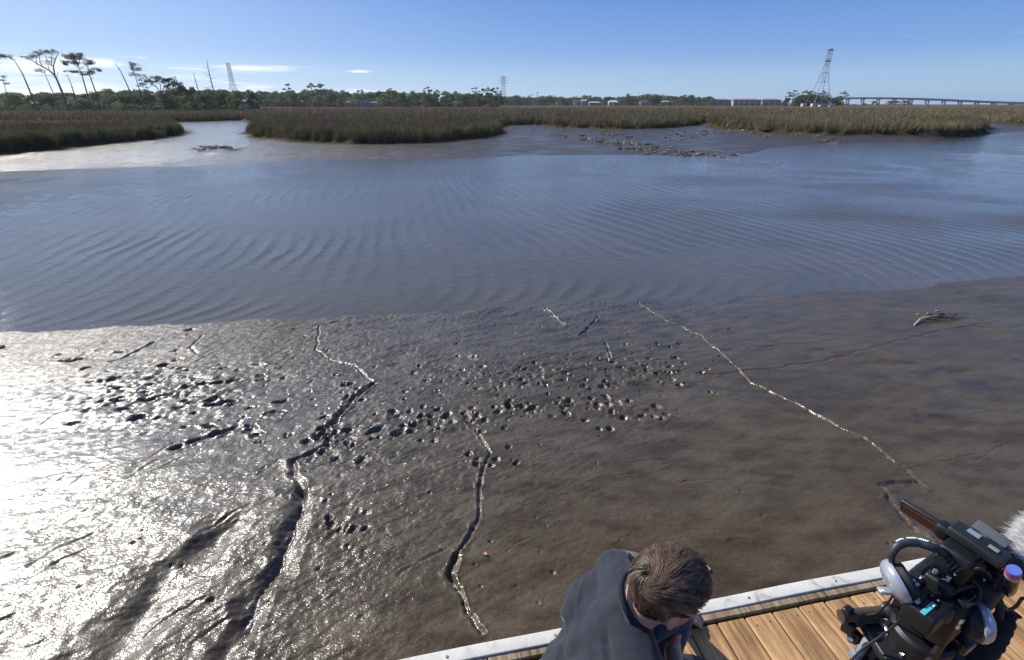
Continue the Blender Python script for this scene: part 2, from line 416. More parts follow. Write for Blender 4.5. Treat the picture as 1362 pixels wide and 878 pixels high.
# --- materials of the ground
def mud_material(name, fine=True):
    m, nt, b = new_mat(name)
    p = pos(nt)
    flat = mapping(nt, p, (1, 1, .0))
    n1 = noise(nt, flat, .9, 6, .6, .4); n2 = noise(nt, mapping(nt, p, (1.0, 2.2, 0), (0, 0, R(12))), 2.6, 6, .62); n3 = noise(nt, flat, 40, 4)
    c1 = ramp(nt, n1.outputs[0], [(.30, (.060, .043, .023)), (.50, (.080, .060, .034)), (.72, (.089, .071, .047))])
    c2 = ramp(nt, n2.outputs[0], [(.36, (.62, .56, .46)), (.55, (1, 1, 1)), (.75, (1.12, 1.1, 1.06))])
    c = mixc(nt, 1.0, c1.outputs[0], c2.outputs[0], 'MULTIPLY')
    c3 = ramp(nt, n3.outputs[0], [(.3, (.86, .86, .86)), (.7, (1.1, 1.1, 1.1))])
    c = mixc(nt, 1.0, c, c3.outputs[0], 'MULTIPLY')
    gm = None
    if not fine:      # dead thatch under the marsh grass instead of bare mud
        gm = nt.nodes.new('ShaderNodeAttribute'); gm.attribute_name = 'Col'
        sepg = nt.nodes.new('ShaderNodeSeparateColor'); L(nt, gm.outputs['Color'], sepg.inputs[0]); gm = sepg.outputs[0]; gdry = sepg.outputs[1]
        th = ramp(nt, noise(nt, mapping(nt, p, (.35, .12, 0)), 1.0, 6, .65).outputs[0], [(.3, (.085, .062, .042)), (.7, (.15, .108, .066))])
        c = mixc(nt, gm, c, th.outputs[0])
    L(nt, c, b.inputs['Base Color'])
    # wet film: smoother in patches
    rr = ramp(nt, n2.outputs[0], [(.32, (.30,) * 3), (.5, (.39,) * 3), (.68, (.50,) * 3)])
    sx0 = nt.nodes.new('ShaderNodeSeparateXYZ'); L(nt, p, sx0.inputs[0])
    wet = nt.nodes.new('ShaderNodeMapRange'); wet.interpolation_type = 'SMOOTHSTEP'; wet.inputs[1].default_value = -2.2; wet.inputs[2].default_value = 3.0; wet.inputs[3].default_value = .74; wet.inputs[4].default_value = .10
    xw = mathn(nt, 'SUBTRACT', sx0.outputs[0], mathn(nt, 'MULTIPLY', mathn(nt, 'SUBTRACT', sx0.outputs[1], 3.2), .9)) if fine else sx0.outputs[0]
    L(nt, mathn(nt, 'ADD', xw, mathn(nt, 'MULTIPLY_ADD', n1.outputs[0], 2.4, -1.2)), wet.inputs[0])
    if fine:
        aw = nt.nodes.new('ShaderNodeAttribute'); aw.attribute_name = 'Col'; sw_ = nt.nodes.new('ShaderNodeSeparateColor'); L(nt, aw.outputs['Color'], sw_.inputs[0])
        fl1 = nt.nodes.new('ShaderNodeMapRange'); fl1.interpolation_type = 'SMOOTHSTEP'; fl1.inputs[1].default_value = -1.0; fl1.inputs[2].default_value = -3.2; L(nt, sx0.outputs[0], fl1.inputs[0])
        fl2 = nt.nodes.new('ShaderNodeMapRange'); fl2.interpolation_type = 'SMOOTHSTEP'; fl2.inputs[1].default_value = 3.6; fl2.inputs[2].default_value = 5.2; L(nt, sx0.outputs[1], fl2.inputs[0])
        drain = mathn(nt, 'MULTIPLY_ADD', mathn(nt, 'MULTIPLY', fl1.outputs[0], fl2.outputs[0]), -.62, 1.0)
        wet_o = mathn(nt, 'MAXIMUM', mathn(nt, 'MULTIPLY', wet.outputs[0], drain), sw_.outputs[0])
        L(nt, wet_o, b.inputs['Coat Weight']); L(nt, rr.outputs[0], b.inputs['Roughness']); L(nt, mathn(nt, 'MULTIPLY_ADD', wet_o, .55, .34), b.inputs['Specular IOR Level'])
    else:
        L(nt, mixc(nt, gdry, rr.outputs[0], (.95, .95, .95)), b.inputs['Roughness'])
        dry = mathn(nt, 'SUBTRACT', 1.0, gdry); L(nt, mathn(nt, 'MULTIPLY', dry, .34), b.inputs['Specular IOR Level']); pud = ramp(nt, noise(nt, mapping(nt, p, (.35, .8, 0)), 1.0, 5, .6).outputs[0], [(.46, (.08,) * 3), (.60, (.75,) * 3)])
        left = nt.nodes.new('ShaderNodeMapRange'); left.inputs[1].default_value = -8; left.inputs[2].default_value = -20; L(nt, sx0.outputs[0], left.inputs[0])
        L(nt, mathn(nt, 'MULTIPLY', dry, mathn(nt, 'MAXIMUM', pud.outputs[0], left.outputs[0])), b.inputs['Coat Weight'])
    b.inputs['IOR'].default_value = 1.36
    b.inputs['Coat Roughness'].default_value = .11; b.inputs['Coat IOR'].default_value = 1.33
    if fine:
        m3 = mapping(nt, p, (1, 2.2, 1), (0, 0, R(28)))
        h1 = noise(nt, m3, 38, 2, .5, .5); h2 = noise(nt, mapping(nt, p, (1, 1.5, 1), (0, 0, R(28))), 82, 1.5, .5, .3); h3 = noise(nt, p, 200, 1, .5)
        # crawl marks: thin irregular furrows
        vo = nt.nodes.new('ShaderNodeTexVoronoi'); vo.feature = 'DISTANCE_TO_EDGE'; vo.inputs['Scale'].default_value = 7
        wv = noise(nt, p, 6, 4, .6); L(nt, mixc(nt, .25, p, wv.outputs['Color']), vo.inputs['Vector'])
        fur = ramp(nt, vo.outputs[0], [(0, (0, 0, 0)), (.035, (1, 1, 1))])
        patch = ramp(nt, noise(nt, p, 1.1, 3).outputs[0], [(.45, (0, 0, 0)), (.62, (1, 1, 1))])
        # how lumpy: rough on the left bank, smooth on the right where it is silted
        sx = nt.nodes.new('ShaderNodeSeparateXYZ'); L(nt, p, sx.inputs[0])
        lum = nt.nodes.new('ShaderNodeMapRange'); lum.inputs[1].default_value = -1.0; lum.inputs[2].default_value = 1.9; lum.inputs[3].default_value = 1.0; lum.inputs[4].default_value = .40
        L(nt, mathn(nt, 'ADD', xw, mathn(nt, 'MULTIPLY', n1.outputs[0], 1.2)), lum.inputs[0])
        hh = mathn(nt, 'ADD', mathn(nt, 'MULTIPLY', h1.outputs[0], .95), mathn(nt, 'MULTIPLY', h2.outputs[0], .46))
        hh = mathn(nt, 'ADD', hh, mathn(nt, 'MULTIPLY', h3.outputs[0], .10))
        qx = nt.nodes.new('ShaderNodeMapRange'); qx.interpolation_type = 'SMOOTHSTEP'; qx.inputs[1].default_value = -.7; qx.inputs[2].default_value = -2.3; L(nt, sx.outputs[0], qx.inputs[0])
        qy = nt.nodes.new('ShaderNodeMapRange'); qy.interpolation_type = 'SMOOTHSTEP'; qy.inputs[1].default_value = 5.2; qy.inputs[2].default_value = 3.2; L(nt, mathn(nt, 'MULTIPLY_ADD', n1.outputs[0], 1.6, mathn(nt, 'SUBTRACT', sx.outputs[1], .8)), qy.inputs[0])
        sm_ = mathn(nt, 'MULTIPLY_ADD', mathn(nt, 'MULTIPLY', qx.outputs[0], qy.outputs[0]), -.60, 1.0)
        hh = mathn(nt, 'MULTIPLY', mathn(nt, 'MULTIPLY', hh, lum.outputs[0]), sm_)
        hh = mathn(nt, 'ADD', hh, mathn(nt, 'MULTIPLY', mathn(nt, 'MULTIPLY', fur.outputs[0], patch.outputs[0]), .06))
        L(nt, bump(nt, hh, 1.0, .0078), b.inputs['Normal'])
    else:
        h1 = noise(nt, p, 3.2, 6, .65, .3); h2 = noise(nt, p, 14, 4, .65)
        hh = mathn(nt, 'ADD', h1.outputs[0], mathn(nt, 'MULTIPLY', h2.outputs[0], .5))
        L(nt, bump(nt, hh, 1.0, .11), b.inputs['Normal'])
    L(nt, b.inputs['Normal'].links[0].from_socket, b.inputs['Coat Normal'])
    return m
mud_near = mud_material('wet_mud', True); mud_far = mud_material('wet_mud_far', False)
gme = grid_mesh('ground', np.array(gx), np.array(gy), sheet_h)
_X, _Y = np.meshgrid(np.array(gx), np.array(gy)); _e = marsh_sd(_X, _Y) + edge_n(_X, _Y); _m = smooth(.1, 1.1, _e).ravel(); _g = smooth(-1.3, .0, _e).ravel()
_a = gme.attributes.new('Col', 'FLOAT_COLOR', 'POINT'); _a.data.foreach_set('color', np.stack([_m, _g, _g, np.ones_like(_m)], 1).astype(np.float32).ravel())
ground = link_mesh('ground', gme, mud_far)
tag(ground, 'flat brown tidal mud and marsh ground reaching the horizon', kind='structure')

# --- near mudflat with pits, cracks and gullies
fx = np.array(sorted(set(np.round(np.concatenate([np.arange(PX0, -2.6, .014), np.arange(-2.6, 2.8, .008), np.arange(2.8, PX1, .014)]), 4))))
fy = np.array(sorted(set(np.round(np.concatenate([np.arange(PY0, 1.0, .03), np.arange(1.0, 3.0, .008), np.arange(3.0, 4.8, .011), np.arange(4.8, 8.2, .016), np.arange(8.2, PY1, .05)]), 4))))
FX, FY = np.meshgrid(fx, fy)
FZ = near_base(FX, FY)
lump = np.clip((2.1 - (FX - .8 * (FY - 3.2)) - .4 * fbm(FX * .5, FY * .5, 2, 50)) / 2.9, .12, 1) * (1 - .45 * smooth(-.7, -2.3, FX) * smooth(5.2, 3.2, FY + .5 * fbm(FX, FY, 2, 52)))
WET = np.zeros_like(FX)
FZ += .017 * fbm(FX * .55 + 3, FY * .8, 3, 2)                                        # broad swells
ca, sa_ = math.cos(R(28)), math.sin(R(28))
U, W = FX * ca + FY * sa_, -FX * sa_ + FY * ca
streak = fbm(U * 1.6, W * 5.5, 4, 12)
FZ += .010 * streak * (.35 + .65 * lump)                                             # flow-worn streaks
FZ += .0030 * fbm(FX * 14, FY * 14, 3, 17) * lump
FZ += (.0036 * pnoise(U * 11, W * 26, 18) + .0030 * pnoise(U * 22, W * 44, 19) + .0012 * pnoise(FX * 52, FY * 52, 20)) * lump * (1 + .6 * fbm(FX * 1.5, FY * 1.5, 2, 22))
def mud_pt(px, py):
    z = 0.0
    for _ in range(4):
        p = on_z(px, py, z); z = float(near_base(np.array(p.x), np.array(p.y)))
    return (p.x, p.y)
def carve(pxs, width, depth, jit=.6, lip=.25, seed=0):
    global FZ
    P = [mud_pt(*q) for q in pxs]
    # wander between the traced points
    Q = []
    for i in range(len(P) - 1):
        n = max(2, int(math.dist(P[i], P[i + 1]) / .05))
        for k in range(n): Q.append((P[i][0] + (P[i + 1][0] - P[i][0]) * k / n, P[i][1] + (P[i + 1][1] - P[i][1]) * k / n))
    Q.append(P[-1])
    q = np.array(Q); s = np.arange(len(q)) * .05
    amp = min(.05, width * 1.8)
    q[:, 0] += amp * pnoise(s * 5, s * 0 + seed, seed); q[:, 1] += amp * pnoise(s * 5, s * 0 + seed + 9, seed + 4)
    wmax = (max(width) if isinstance(width, (list, tuple)) else width)
    x0, x1, y0, y1 = q[:, 0].min() - 5 * wmax, q[:, 0].max() + 5 * wmax, q[:, 1].min() - 5 * wmax, q[:, 1].max() + 5 * wmax
    ix0, ix1 = np.searchsorted(fx, [x0, x1]); iy0, iy1 = np.searchsorted(fy, [y0, y1])
    if ix1 <= ix0 or iy1 <= iy0: return
    sx, sy = FX[iy0:iy1, ix0:ix1], FY[iy0:iy1, ix0:ix1]
    fw = min(7, .30 / wmax); warpx = .6 * wmax * fbm(sx * fw, sy * fw, 2, seed + 31) + .007 * fbm(sx * 26, sy * 26, 2, seed + 33); warpy = .6 * wmax * fbm(sx * fw + 9, sy * fw, 2, seed + 35) + .007 * fbm(sx * 26, sy * 26 + 5, 2, seed + 37)
    best = np.full(sx.shape, 1e9)
    for i in range(len(q) - 1):
        ax, ay = q[i]; bx, by = q[i + 1]
        jx0, jx1 = np.searchsorted(fx[ix0:ix1], [min(ax, bx) - 5 * wmax, max(ax, bx) + 5 * wmax]); jy0, jy1 = np.searchsorted(fy[iy0:iy1], [min(ay, by) - 5 * wmax, max(ay, by) + 5 * wmax])
        xx, yy = (sx + warpx)[jy0:jy1, jx0:jx1], (sy + warpy)[jy0:jy1, jx0:jx1]
        ex, ey = bx - ax, by - ay; LL = ex * ex + ey * ey + 1e-12
        t = np.clip(((xx - ax) * ex + (yy - ay) * ey) / LL, 0, 1)
        d = np.sqrt((xx - ax - t * ex) ** 2 + (yy - ay - t * ey) ** 2)
        b = best[jy0:jy1, jx0:jx1]; np.minimum(b, d, out=b)
    wn = wmax * (1 + jit * fbm(sx * fw * 1.3, sy * fw * 1.3, 2, seed + 3)); dn = 1 + .4 * fbm(sx * fw * .8, sy * fw * .8, 2, seed + 8)
    r = best / wn
    WET[iy0:iy1, ix0:ix1] = np.maximum(WET[iy0:iy1, ix0:ix1], np.where(best < 5 * wmax, (.75 if seed < 50 and seed not in (15, 16) else .1) * np.exp(-(best / np.maximum(wn, .008) / 1.9) ** 2), 0))
    FZ[iy0:iy1, ix0:ix1] += np.where(best < 5 * wmax, -depth * dn * np.exp(-r ** 2 * 1.2) + depth * lip * np.exp(-((r - 1.9) / .7) ** 2) * (1 + fbm(sx * 16, sy * 16, 2, seed)), 0)
def pit(x, y, rx, ry, depth, rot=0.0, rim=.3, seed=0):
    m = max(rx, ry) * 3
    ix0, ix1 = np.searchsorted(fx, [x - m, x + m]); iy0, iy1 = np.searchsorted(fy, [y - m, y + m])
    if ix1 - ix0 < 2 or iy1 - iy0 < 2: return
    sx, sy = FX[iy0:iy1, ix0:ix1] - x, FY[iy0:iy1, ix0:ix1] - y
    c, s = math.cos(rot), math.sin(rot)
    a, b = (sx * c + sy * s) / rx, (-sx * s + sy * c) / ry
    a = a + .5 * pnoise(sx / rx * .9 + seed * .7, sy / ry * .9, 5); b = b + .5 * pnoise(sx / rx * .9, sy / ry * .9 + seed * .7, 6)
    r = np.sqrt(a * a + b * b) * (1 + .22 * pnoise(sx / rx * 1.3 + seed, sy / ry * 1.3 + seed * 2.3, seed % 50))
    WET[iy0:iy1, ix0:ix1] = np.maximum(WET[iy0:iy1, ix0:ix1], (.7 if max(rx, ry) < .07 else .12) * np.exp(-(r / 1.5) ** 4))
    FZ[iy0:iy1, ix0:ix1] += -depth * np.exp(-r ** 4) + depth * rim * np.exp(-((r - 1.45) / .38) ** 2) * (1 + .8 * pnoise(sx * 40 + seed, sy * 40, 3))
# gullies and cracks traced on the mud
carve(((455, 425), (424, 432), (421, 465), (440, 478), (470, 485), (497, 510)), .011, .015, seed=1)
carve(((497, 510), (470, 530), (450, 550), (432, 577)), .022, .030, seed=2)
carve(((432, 577), (436, 588), (415, 602), (395, 610), (392, 632), (404, 655)), .020, .024, seed=3)
carve(((404, 655), (400, 680), (392, 700), (378, 730), (365, 760), (340, 795), (322, 830), (305, 862), (292, 890), (280, 920)), .062, .034, lip=.10, seed=4)
carve(((404, 655), (400, 680), (392, 700), (378, 730), (365, 760), (340, 795), (322, 830)), .014, .016, lip=.1, seed=44)
carve(((300, 700), (262, 735), (235, 765), (200, 800), (165, 835), (120, 885), (80, 930)), .115, .042, lip=.06, seed=5)
carve(((632, 572), (640, 588), (652, 602), (641, 635), (638, 665), (636, 690), (620, 718), (606, 738), (598, 760), (612, 785), (622, 812), (640, 838)), .010, .019, seed=6)
carve(((606, 735), (598, 760), (611, 783)), .018, .016, seed=7)
carve(((848, 404), (880, 422), (930, 445), (965, 475), (1000, 510), (1060, 538), (1110, 565), (1160, 590), (1200, 620), (1232, 648)), .011, .019, lip=.30, seed=8)
carve(((1215, 640), (1170, 645), (1182, 668), (1205, 690), (1232, 716)), .016, .014, seed=9)
carve(((728, 410), (738, 420), (750, 433)), .014, .018, lip=.6, seed=10)
carve(((795, 420), (785, 432), (770, 447)), .014, .018, seed=11)
carve(((806, 455), (812, 475)), .013, .018, seed=12)
carve(((205, 455), (180, 468), (150, 480)), .018, .018, seed=13)
carve(((268, 448), (255, 462), (262, 470)), .014, .014, seed=14)
carve(((900, 470), (1010, 462), (1130, 452)), .015, .007, seed=15)
carve(((930, 500), (1100, 480), (1240, 440), (1330, 428)), .02, .008, seed=16)
carve(((255, 590), (290, 575), (310, 565)), .026, .02, seed=17)
for k in range(26):                                            # small rills running down the bank
    px, py = random.uniform(-20, 620), random.uniform(450, 860)
    l = random.uniform(15, 60)
    carve(((px, py), (px - l * .8, py + l * .35), (px - l * 1.5, py + l * .8)), random.uniform(.005, .012), random.uniform(.004, .010), seed=20 + k)
for k in range(34):                                            # faint drag marks and tracks on the smoother mud
    px, py = random.uniform(560, 1330), random.uniform(470, 790); a = random.uniform(-.6, .9); l = random.uniform(14, 70)
    carve(((px, py), (px + l * .5 * math.cos(a), py - l * .25 * math.sin(a) - 2), (px + l * math.cos(a), py - l * .5 * math.sin(a))), random.uniform(.004, .009), random.uniform(.003, .007), seed=80 + k)
def pits(n, cx, cy, sx, sy, r0, r1, seed, ang=0.0, asp=1.0, box=False):
    rr = random.Random(seed)
    for i in range(n):
        a, b = (rr.uniform(-1.6, 1.6), rr.uniform(-1.6, 1.6)) if box else (rr.gauss(0, 1), rr.gauss(0, 1))
        px, py = cx + a * sx, cy + b * sy + ang * a * sx
        if not (-100 < px < 1460 and 425 < py < 875): continue
        x, y = mud_pt(px, py)
        if y > float(near_y(np.array(x))) - .12: continue
        r = r0 * .8 + (r1 * 1.05 - r0 * .8) * rr.random() ** 1.35
        pit(x, y, r * rr.uniform(.8, 1.25) * asp, r * rr.uniform(.85, 1.3), r * rr.uniform(.4, 1.1), rr.uniform(-.6, .6), rr.uniform(.04, .26), seed * 100 + i)
pits(110, 200, 520, 110, 30, .014, .040, 1, .10, 1.6)
pits(26, 140, 505, 90, 22, .015, .03, 2, .1, 1.3)
pits(120, 700, 500, 80, 15, .008, .027, 3, -.08)
pits(110, 840, 490, 60, 20, .008, .027, 4, .05)
pits(80, 600, 555, 65, 11, .009, .034, 5, -.08)
pits(60, 730, 540, 55, 11, .009, .034, 6, -.15)
pits(30, 840, 545, 32, 16, .009, .03, 7)
pits(30, 690, 450, 170, 18, .010, .022, 8, -.02)
pits(110, 450, 500, 110, 45, .008, .024, 9)
pits(24, 455, 580, 30, 20, .018, .042, 10)
pits(16, 455, 690, 12, 24, .016, .034, 11)
pits(9, 650, 600, 18, 20, .018, .04, 12)
pits(260, 500, 620, 340, 120, .004, .012, 13, 0, 1, True)
pits(160, 720, 510, 190, 50, .004, .012, 16)
pits(90, 300, 520, 190, 45, .004, .012, 17)
pits(40, 1000, 470, 240, 50, .008, .016, 14, 0, 1, True)
pits(24, 930, 640, 220, 70, .006, .014, 15, 0, 1, True)
for q in ((532, 470, 14, 6), (610, 478, 26, 6), (1180, 483, 24, 5), (1090, 470, 16, 5), (1278, 496, 20, 6), (1320, 400, 18, 5), (360, 622, 14, 9), (1250, 560, 30, 9), (820, 432, 25, 5), (540, 556, 16, 9), (888, 572, 6, 6)):
    x, y = mud_pt(q[0], q[1]); x2, _ = mud_pt(q[0] + q[2], q[1]); _, y2 = mud_pt(q[0], q[1] - q[3])
    pit(x, y, abs(x2 - x), abs(y2 - y), min(abs(x2 - x), .22) * .09, 0, .10, int(q[0]))
# trampled, churned patches round the holes
tm = np.zeros_like(FX)
for (px, py, rx, ry) in ((700, 500, 95, 20), (840, 490, 75, 28), (600, 557, 75, 13), (730, 540, 70, 14), (840, 545, 45, 20), (200, 520, 130, 34), (455, 580, 40, 26), (455, 690, 22, 34)):
    x, y = mud_pt(px, py); x2, _ = mud_pt(px + rx, py); _, y2 = mud_pt(px, py - ry)
    tm = np.maximum(tm, np.exp(-((FX - x) / (x2 - x)) ** 2 - ((FY - y) / (y2 - y)) ** 2))
FZ += tm * (.012 * fbm(FX * 9, FY * 9, 3, 301) - .010 * np.maximum(0, pnoise(FX * 13, FY * 13, 305)) * 2 - .004)
# fade the sheet's rim below the big ground sheet
e = smooth(PX0, PX0 + .5, FX) * (1 - smooth(PX1 - .5, PX1, FX)) * smooth(PY0, PY0 + .3, FY) * (1 - smooth(PY1 - .5, PY1, FY))
FZ -= (1 - e) * .25
nx, ny = len(fx), len(fy)
ii = (np.arange(ny - 1)[:, None] * nx + np.arange(nx - 1)[None, :]).ravel()
mud = link_mesh('mudflat', np_mesh('mudflat', np.stack([FX.ravel(), FY.ravel(), FZ.ravel()], 1), [np.stack([ii, ii + 1, ii + nx + 1, ii + nx], 1)], col=np.repeat(WET.ravel()[:, None], 3, 1)), mud_near)
tag(mud, 'wet grey brown mudflat pitted with holes and cut by gullies', kind='structure')
def mud_z(x, y):
    i = min(max(np.searchsorted(fx, x), 0), nx - 1); j = min(max(np.searchsorted(fy, y), 0), ny - 1)
    return float(FZ[j, i])

# --- water
def water_h(x, y):
    ys = near_y(x); d = np.maximum(y - ys, 0)                    # distance off the near bank
    cx, cy = 34.0, 25.0
    r = np.hypot(x - cx, (y - cy) * 1.0)
    warp = .5 * fbm(x * .12, y * .12, 2, 61) + .10 * fbm(x * .7, y * .7, 2, 62)
    ph = 2 * np.pi * (r + warp - 1.1 * np.exp(-d / 1.6) - .5 * np.exp(-d / .5)) / .38
    am = np.clip(.62 + .85 * fbm(x * .22, y * .35, 2, 70), .06, 1.4) * np.exp(-np.maximum(d - 13, 0) / 9) * smooth(0, .5, d)
    am2 = np.clip(.4 + .8 * fbm(x * .3 + 9, y * .3, 2, 75), 0, 1.2) * smooth(0, .3, d)
    h = .0082 * am * (1 + .5 * smooth(0, 6, x)) * (2.3 * np.exp(1.7 * (np.sin(ph) - 1)) - .9 + .25 * np.sin(2 * ph + .7))
    ph2 = 2 * np.pi * (r * .83 + .8 * warp + .6 * pnoise(x * .5, y * .5, 3)) / .29
    h += .0020 * am2 * np.sin(ph2) * np.exp(-np.maximum(d - 14, 0) / 10)
    U2 = x * .8 + y * .6; W2 = -x * .6 + y * .8
    h += .0016 * fbm(U2 * 2.6, W2 * 5.2, 3, 80) * smooth(0, 1.0, d)
    ph3 = 2 * np.pi * (r + 1.2 * warp + .9 * pnoise(x * .8, y * .8, 4) - 1.1 * np.exp(-d / 1.6)) / .165
    h += .0015 * np.clip(.3 + 1.3 * fbm(x * .45 + 4, y * .6, 2, 85), 0, 1.5) * np.sin(ph3) * smooth(0, .4, d) * np.exp(-np.maximum(d - 6, 0) / 6)
    return WATER_Z + h
wx = sorted(set(growth(-12, -900, .06, 1.06)[::-1] + list(np.arange(-12, 15, .045)) + growth(15, 900, .06, 1.06)))
wy = sorted(set(growth(4.6, -40, .2, 1.4)[::-1] + list(np.arange(4.6, 13, .035)) + growth(13, 70, .04, 1.008) + growth(70.2, 300, .6, 1.1)))
m_water, nt, b = new_mat('creek_water')
p = pos(nt)
n1 = noise(nt, p, .5, 3); r1 = ramp(nt, n1.outputs[0], [(.35, (.074, .066, .053)), (.7, (.092, .081, .064))])
L(nt, r1.outputs[0], b.inputs['Base Color']); b.inputs['Roughness'].default_value = .03; b.inputs['IOR'].default_value = 1.333
h1 = noise(nt, mapping(nt, p, (1, 1.9, 1), (0, 0, R(-24))), 7.5, 4, .6, .25); h2 = noise(nt, mapping(nt, p, (1, 1.8, 1), (0, 0, R(-30))), 20, 3, .6)
hh = mathn(nt, 'ADD', h1.outputs[0], mathn(nt, 'MULTIPLY', h2.outputs[0], .40))
wn = noise(nt, p, .12, 3); hh = mathn(nt, 'MULTIPLY', hh, ramp(nt, wn.outputs[0], [(.3, (.55,) * 3), (.65, (1.1,) * 3)]).outputs[0])
L(nt, bump(nt, hh, 1.0, .0090), b.inputs['Normal'])
water = link_mesh('water', grid_mesh('water', np.array(wx), np.array(wy), water_h), m_water)
tag(water, 'rippled blue grey creek water between the mud banks', kind='structure')

# ================================================================== MARSH GRASS (stuff)
m_grass = attr_mat('marsh_grass', .75, .22, .15)
def grass_mesh(name, X, Y, Z, H, Wd, C, seed):
    g = np.random.default_rng(seed); n = len(X)
    yaw = g.uniform(0, 2 * np.pi, n); lean = g.normal(0, .34, n) ; laz = g.uniform(0, 2 * np.pi, n)
    lean *= .6; lx = np.cos(laz) * lean + .08 + .42 * pnoise(X * 1.1, Y * 1.1, 201); ly = np.sin(laz) * lean + .42 * pnoise(X * 1.1 + 40, Y * 1.1, 203)
    wx_, wy_ = np.cos(yaw) * Wd / 2, np.sin(yaw) * Wd / 2
    V = np.zeros((n, 5, 3))
    V[:, 0] = np.stack([X - wx_, Y - wy_, Z - .05], 1); V[:, 1] = np.stack([X + wx_, Y + wy_, Z - .05], 1)
    mx, my = X + lx * H * .45, Y + ly * H * .45
    V[:, 2] = np.stack([mx - wx_ * .75, my - wy_ * .75, Z + H * .6], 1); V[:, 3] = np.stack([mx + wx_ * .75, my + wy_ * .75, Z + H * .6], 1)
    V[:, 4] = np.stack([X + lx * H * 1.25, Y + ly * H * 1.25, Z + H * (1 - .4 * np.clip(np.hypot(lx, ly), 0, 1))], 1)
    b = np.arange(n) * 5
    q = np.stack([b, b + 1, b + 3, b + 2], 1); t = np.stack([b + 2, b + 3, b + 4], 1)
    cols = np.repeat(C[:, None, :], 5, 1)
    return np_mesh(name, V.reshape(-1, 3), [q, t], smooth=False, col=cols.reshape(-1, 3))
def grass_pts(n, a0, a1, d0, d1, pw, seed):
    g = np.random.default_rng(seed)
    az = R(a0) + g.uniform(0, 1, n) * R(a1 - a0); u = g.uniform(0, 1, n)
    d = (d0 ** -pw + u * (d1 ** -pw - d0 ** -pw)) ** (-1 / pw)
    return d * np.sin(az), d * np.cos(az), d, g
def edge_pts(n, P, seg, seed, spread=2.6):
    g = np.random.default_rng(seed)
    P = np.array(P); A, B = P[seg[0]:seg[1]], P[seg[0] + 1:seg[1] + 1]
    Ls = np.hypot(*(B - A).T); dd = np.hypot(*((A + B) / 2).T); wgt = Ls / dd; wgt /= wgt.sum()
    k = g.choice(len(A), n, p=wgt); t = g.uniform(0, 1, n)[:, None]
    q = A[k] * (1 - t) + B[k] * t + g.normal(0, spread, (n, 2))
    return q[:, 0], q[:, 1], np.hypot(q[:, 0], q[:, 1]), g
def grass_cols(X, Y, sd, d, g, n):
    # brown field, greener tall grass along the creek edge; golden to the right
    right = smooth(-10, 60, X / d * 60 + 12 * fbm(X * .02, Y * .02, 2, 90))
    brown = np.array([.088, .068, .052])[None] * (1 - right[:, None]) + np.array([.212, .160, .092])[None] * right[:, None]
    green = np.array([.108, .104, .050])[None] * (1 - right[:, None]) + np.array([.205, .185, .098])[None] * right[:, None]
    f = smooth(3.2, .6, sd + 1.2 * fbm(X * .25, Y * .25, 2, 95))[:, None]
    c = brown * (1 - f) + green * f
    patch = fbm(X * .07, Y * .025, 3, 99)[:, None]
    c = c * (1 + .38 * patch); pg = smooth(.05, .5, fbm(X * .05 + 7, Y * .03, 3, 98))[:, None] * .55; c = c * (1 - pg) + np.array([.125, .118, .055])[None] * pg
    clump = pnoise(X * 1.3, Y * 1.3, 97)[:, None]
    c = c * (1 + .35 * clump)
    straw = (g.uniform(0, 1, n) < .10 + .16 * (clump[:, 0] > .25))[:, None]
    c = np.where(straw, np.array([.27, .225, .135])[None], c)
    return c * g.uniform(.6, 1.4, (n, 1))
def make_grass(name, sets, label, seed):
    Xs, Ys, Ds = [np.concatenate([s[i] for s in sets]) for i in range(3)]
    sd = marsh_sd(Xs, Ys) + edge_n(Xs, Ys)
    return Xs, Ys, Ds, sd
def plant(name, P_sel, pts_sets, label, seed):
    Xs, Ys, Ds = [np.concatenate([s[i] for s in pts_sets]) for i in range(3)]
    sd = marsh_sd(Xs, Ys) + edge_n(Xs, Ys)
    inl = dist_poly(Xs, Ys, left_clump, True) < 1.5
    inl |= inside(Xs, Ys, left_clump)
    keep = (sd > .12) & (inl if P_sel == 'left' else ~inl)
    g = np.random.default_rng(seed)
    # thin clearings so that the field is uneven
    keep &= (fbm(Xs * .3, Ys * .18, 3, 44) > -.75)
    Xs, Ys, Ds, sd = Xs[keep], Ys[keep], Ds[keep], sd[keep]; n = len(Xs)
    Z = ground_h(Xs, Ys)
    f = smooth(3.4, .4, sd)
    H = (.60 + .12 * f + .14 * fbm(Xs * .22, Ys * .12, 3, 41) + .24 * pnoise(Xs * 1.0, Ys * 1.0, 43)) * g.uniform(.55, 1.15, n) * (1 - .25 * smooth(.6, .1, sd))
    Wd = np.maximum(.012, Ds * .00040) * g.uniform(.7, 1.3, n)
    C = grass_cols(Xs, Ys, sd, Ds, g, n)
    o = link_mesh(name, grass_mesh(name, Xs, Ys, Z, H, Wd, C, seed), m_grass)
    return tag(o, label, 'marsh grass', kind='stuff')
plant('marsh_grass', 'left', [grass_pts(150000, -62, -27, 26, 75, 1.0, 1)[:3], edge_pts(90000, left_clump, (0, 8), 2, 1.6)[:3]],
      'dark olive marsh grass clump along the glittering left mud bank', 3)
plant('marsh_grass', 'main', [grass_pts(430000, -56, 56, 32, 330, 1.0, 4)[:3], edge_pts(230000, main_marsh, (6, len(main_marsh) - 5), 5, 2.4)[:3]],
      'brown and golden marsh grass field beyond the creek', 6)

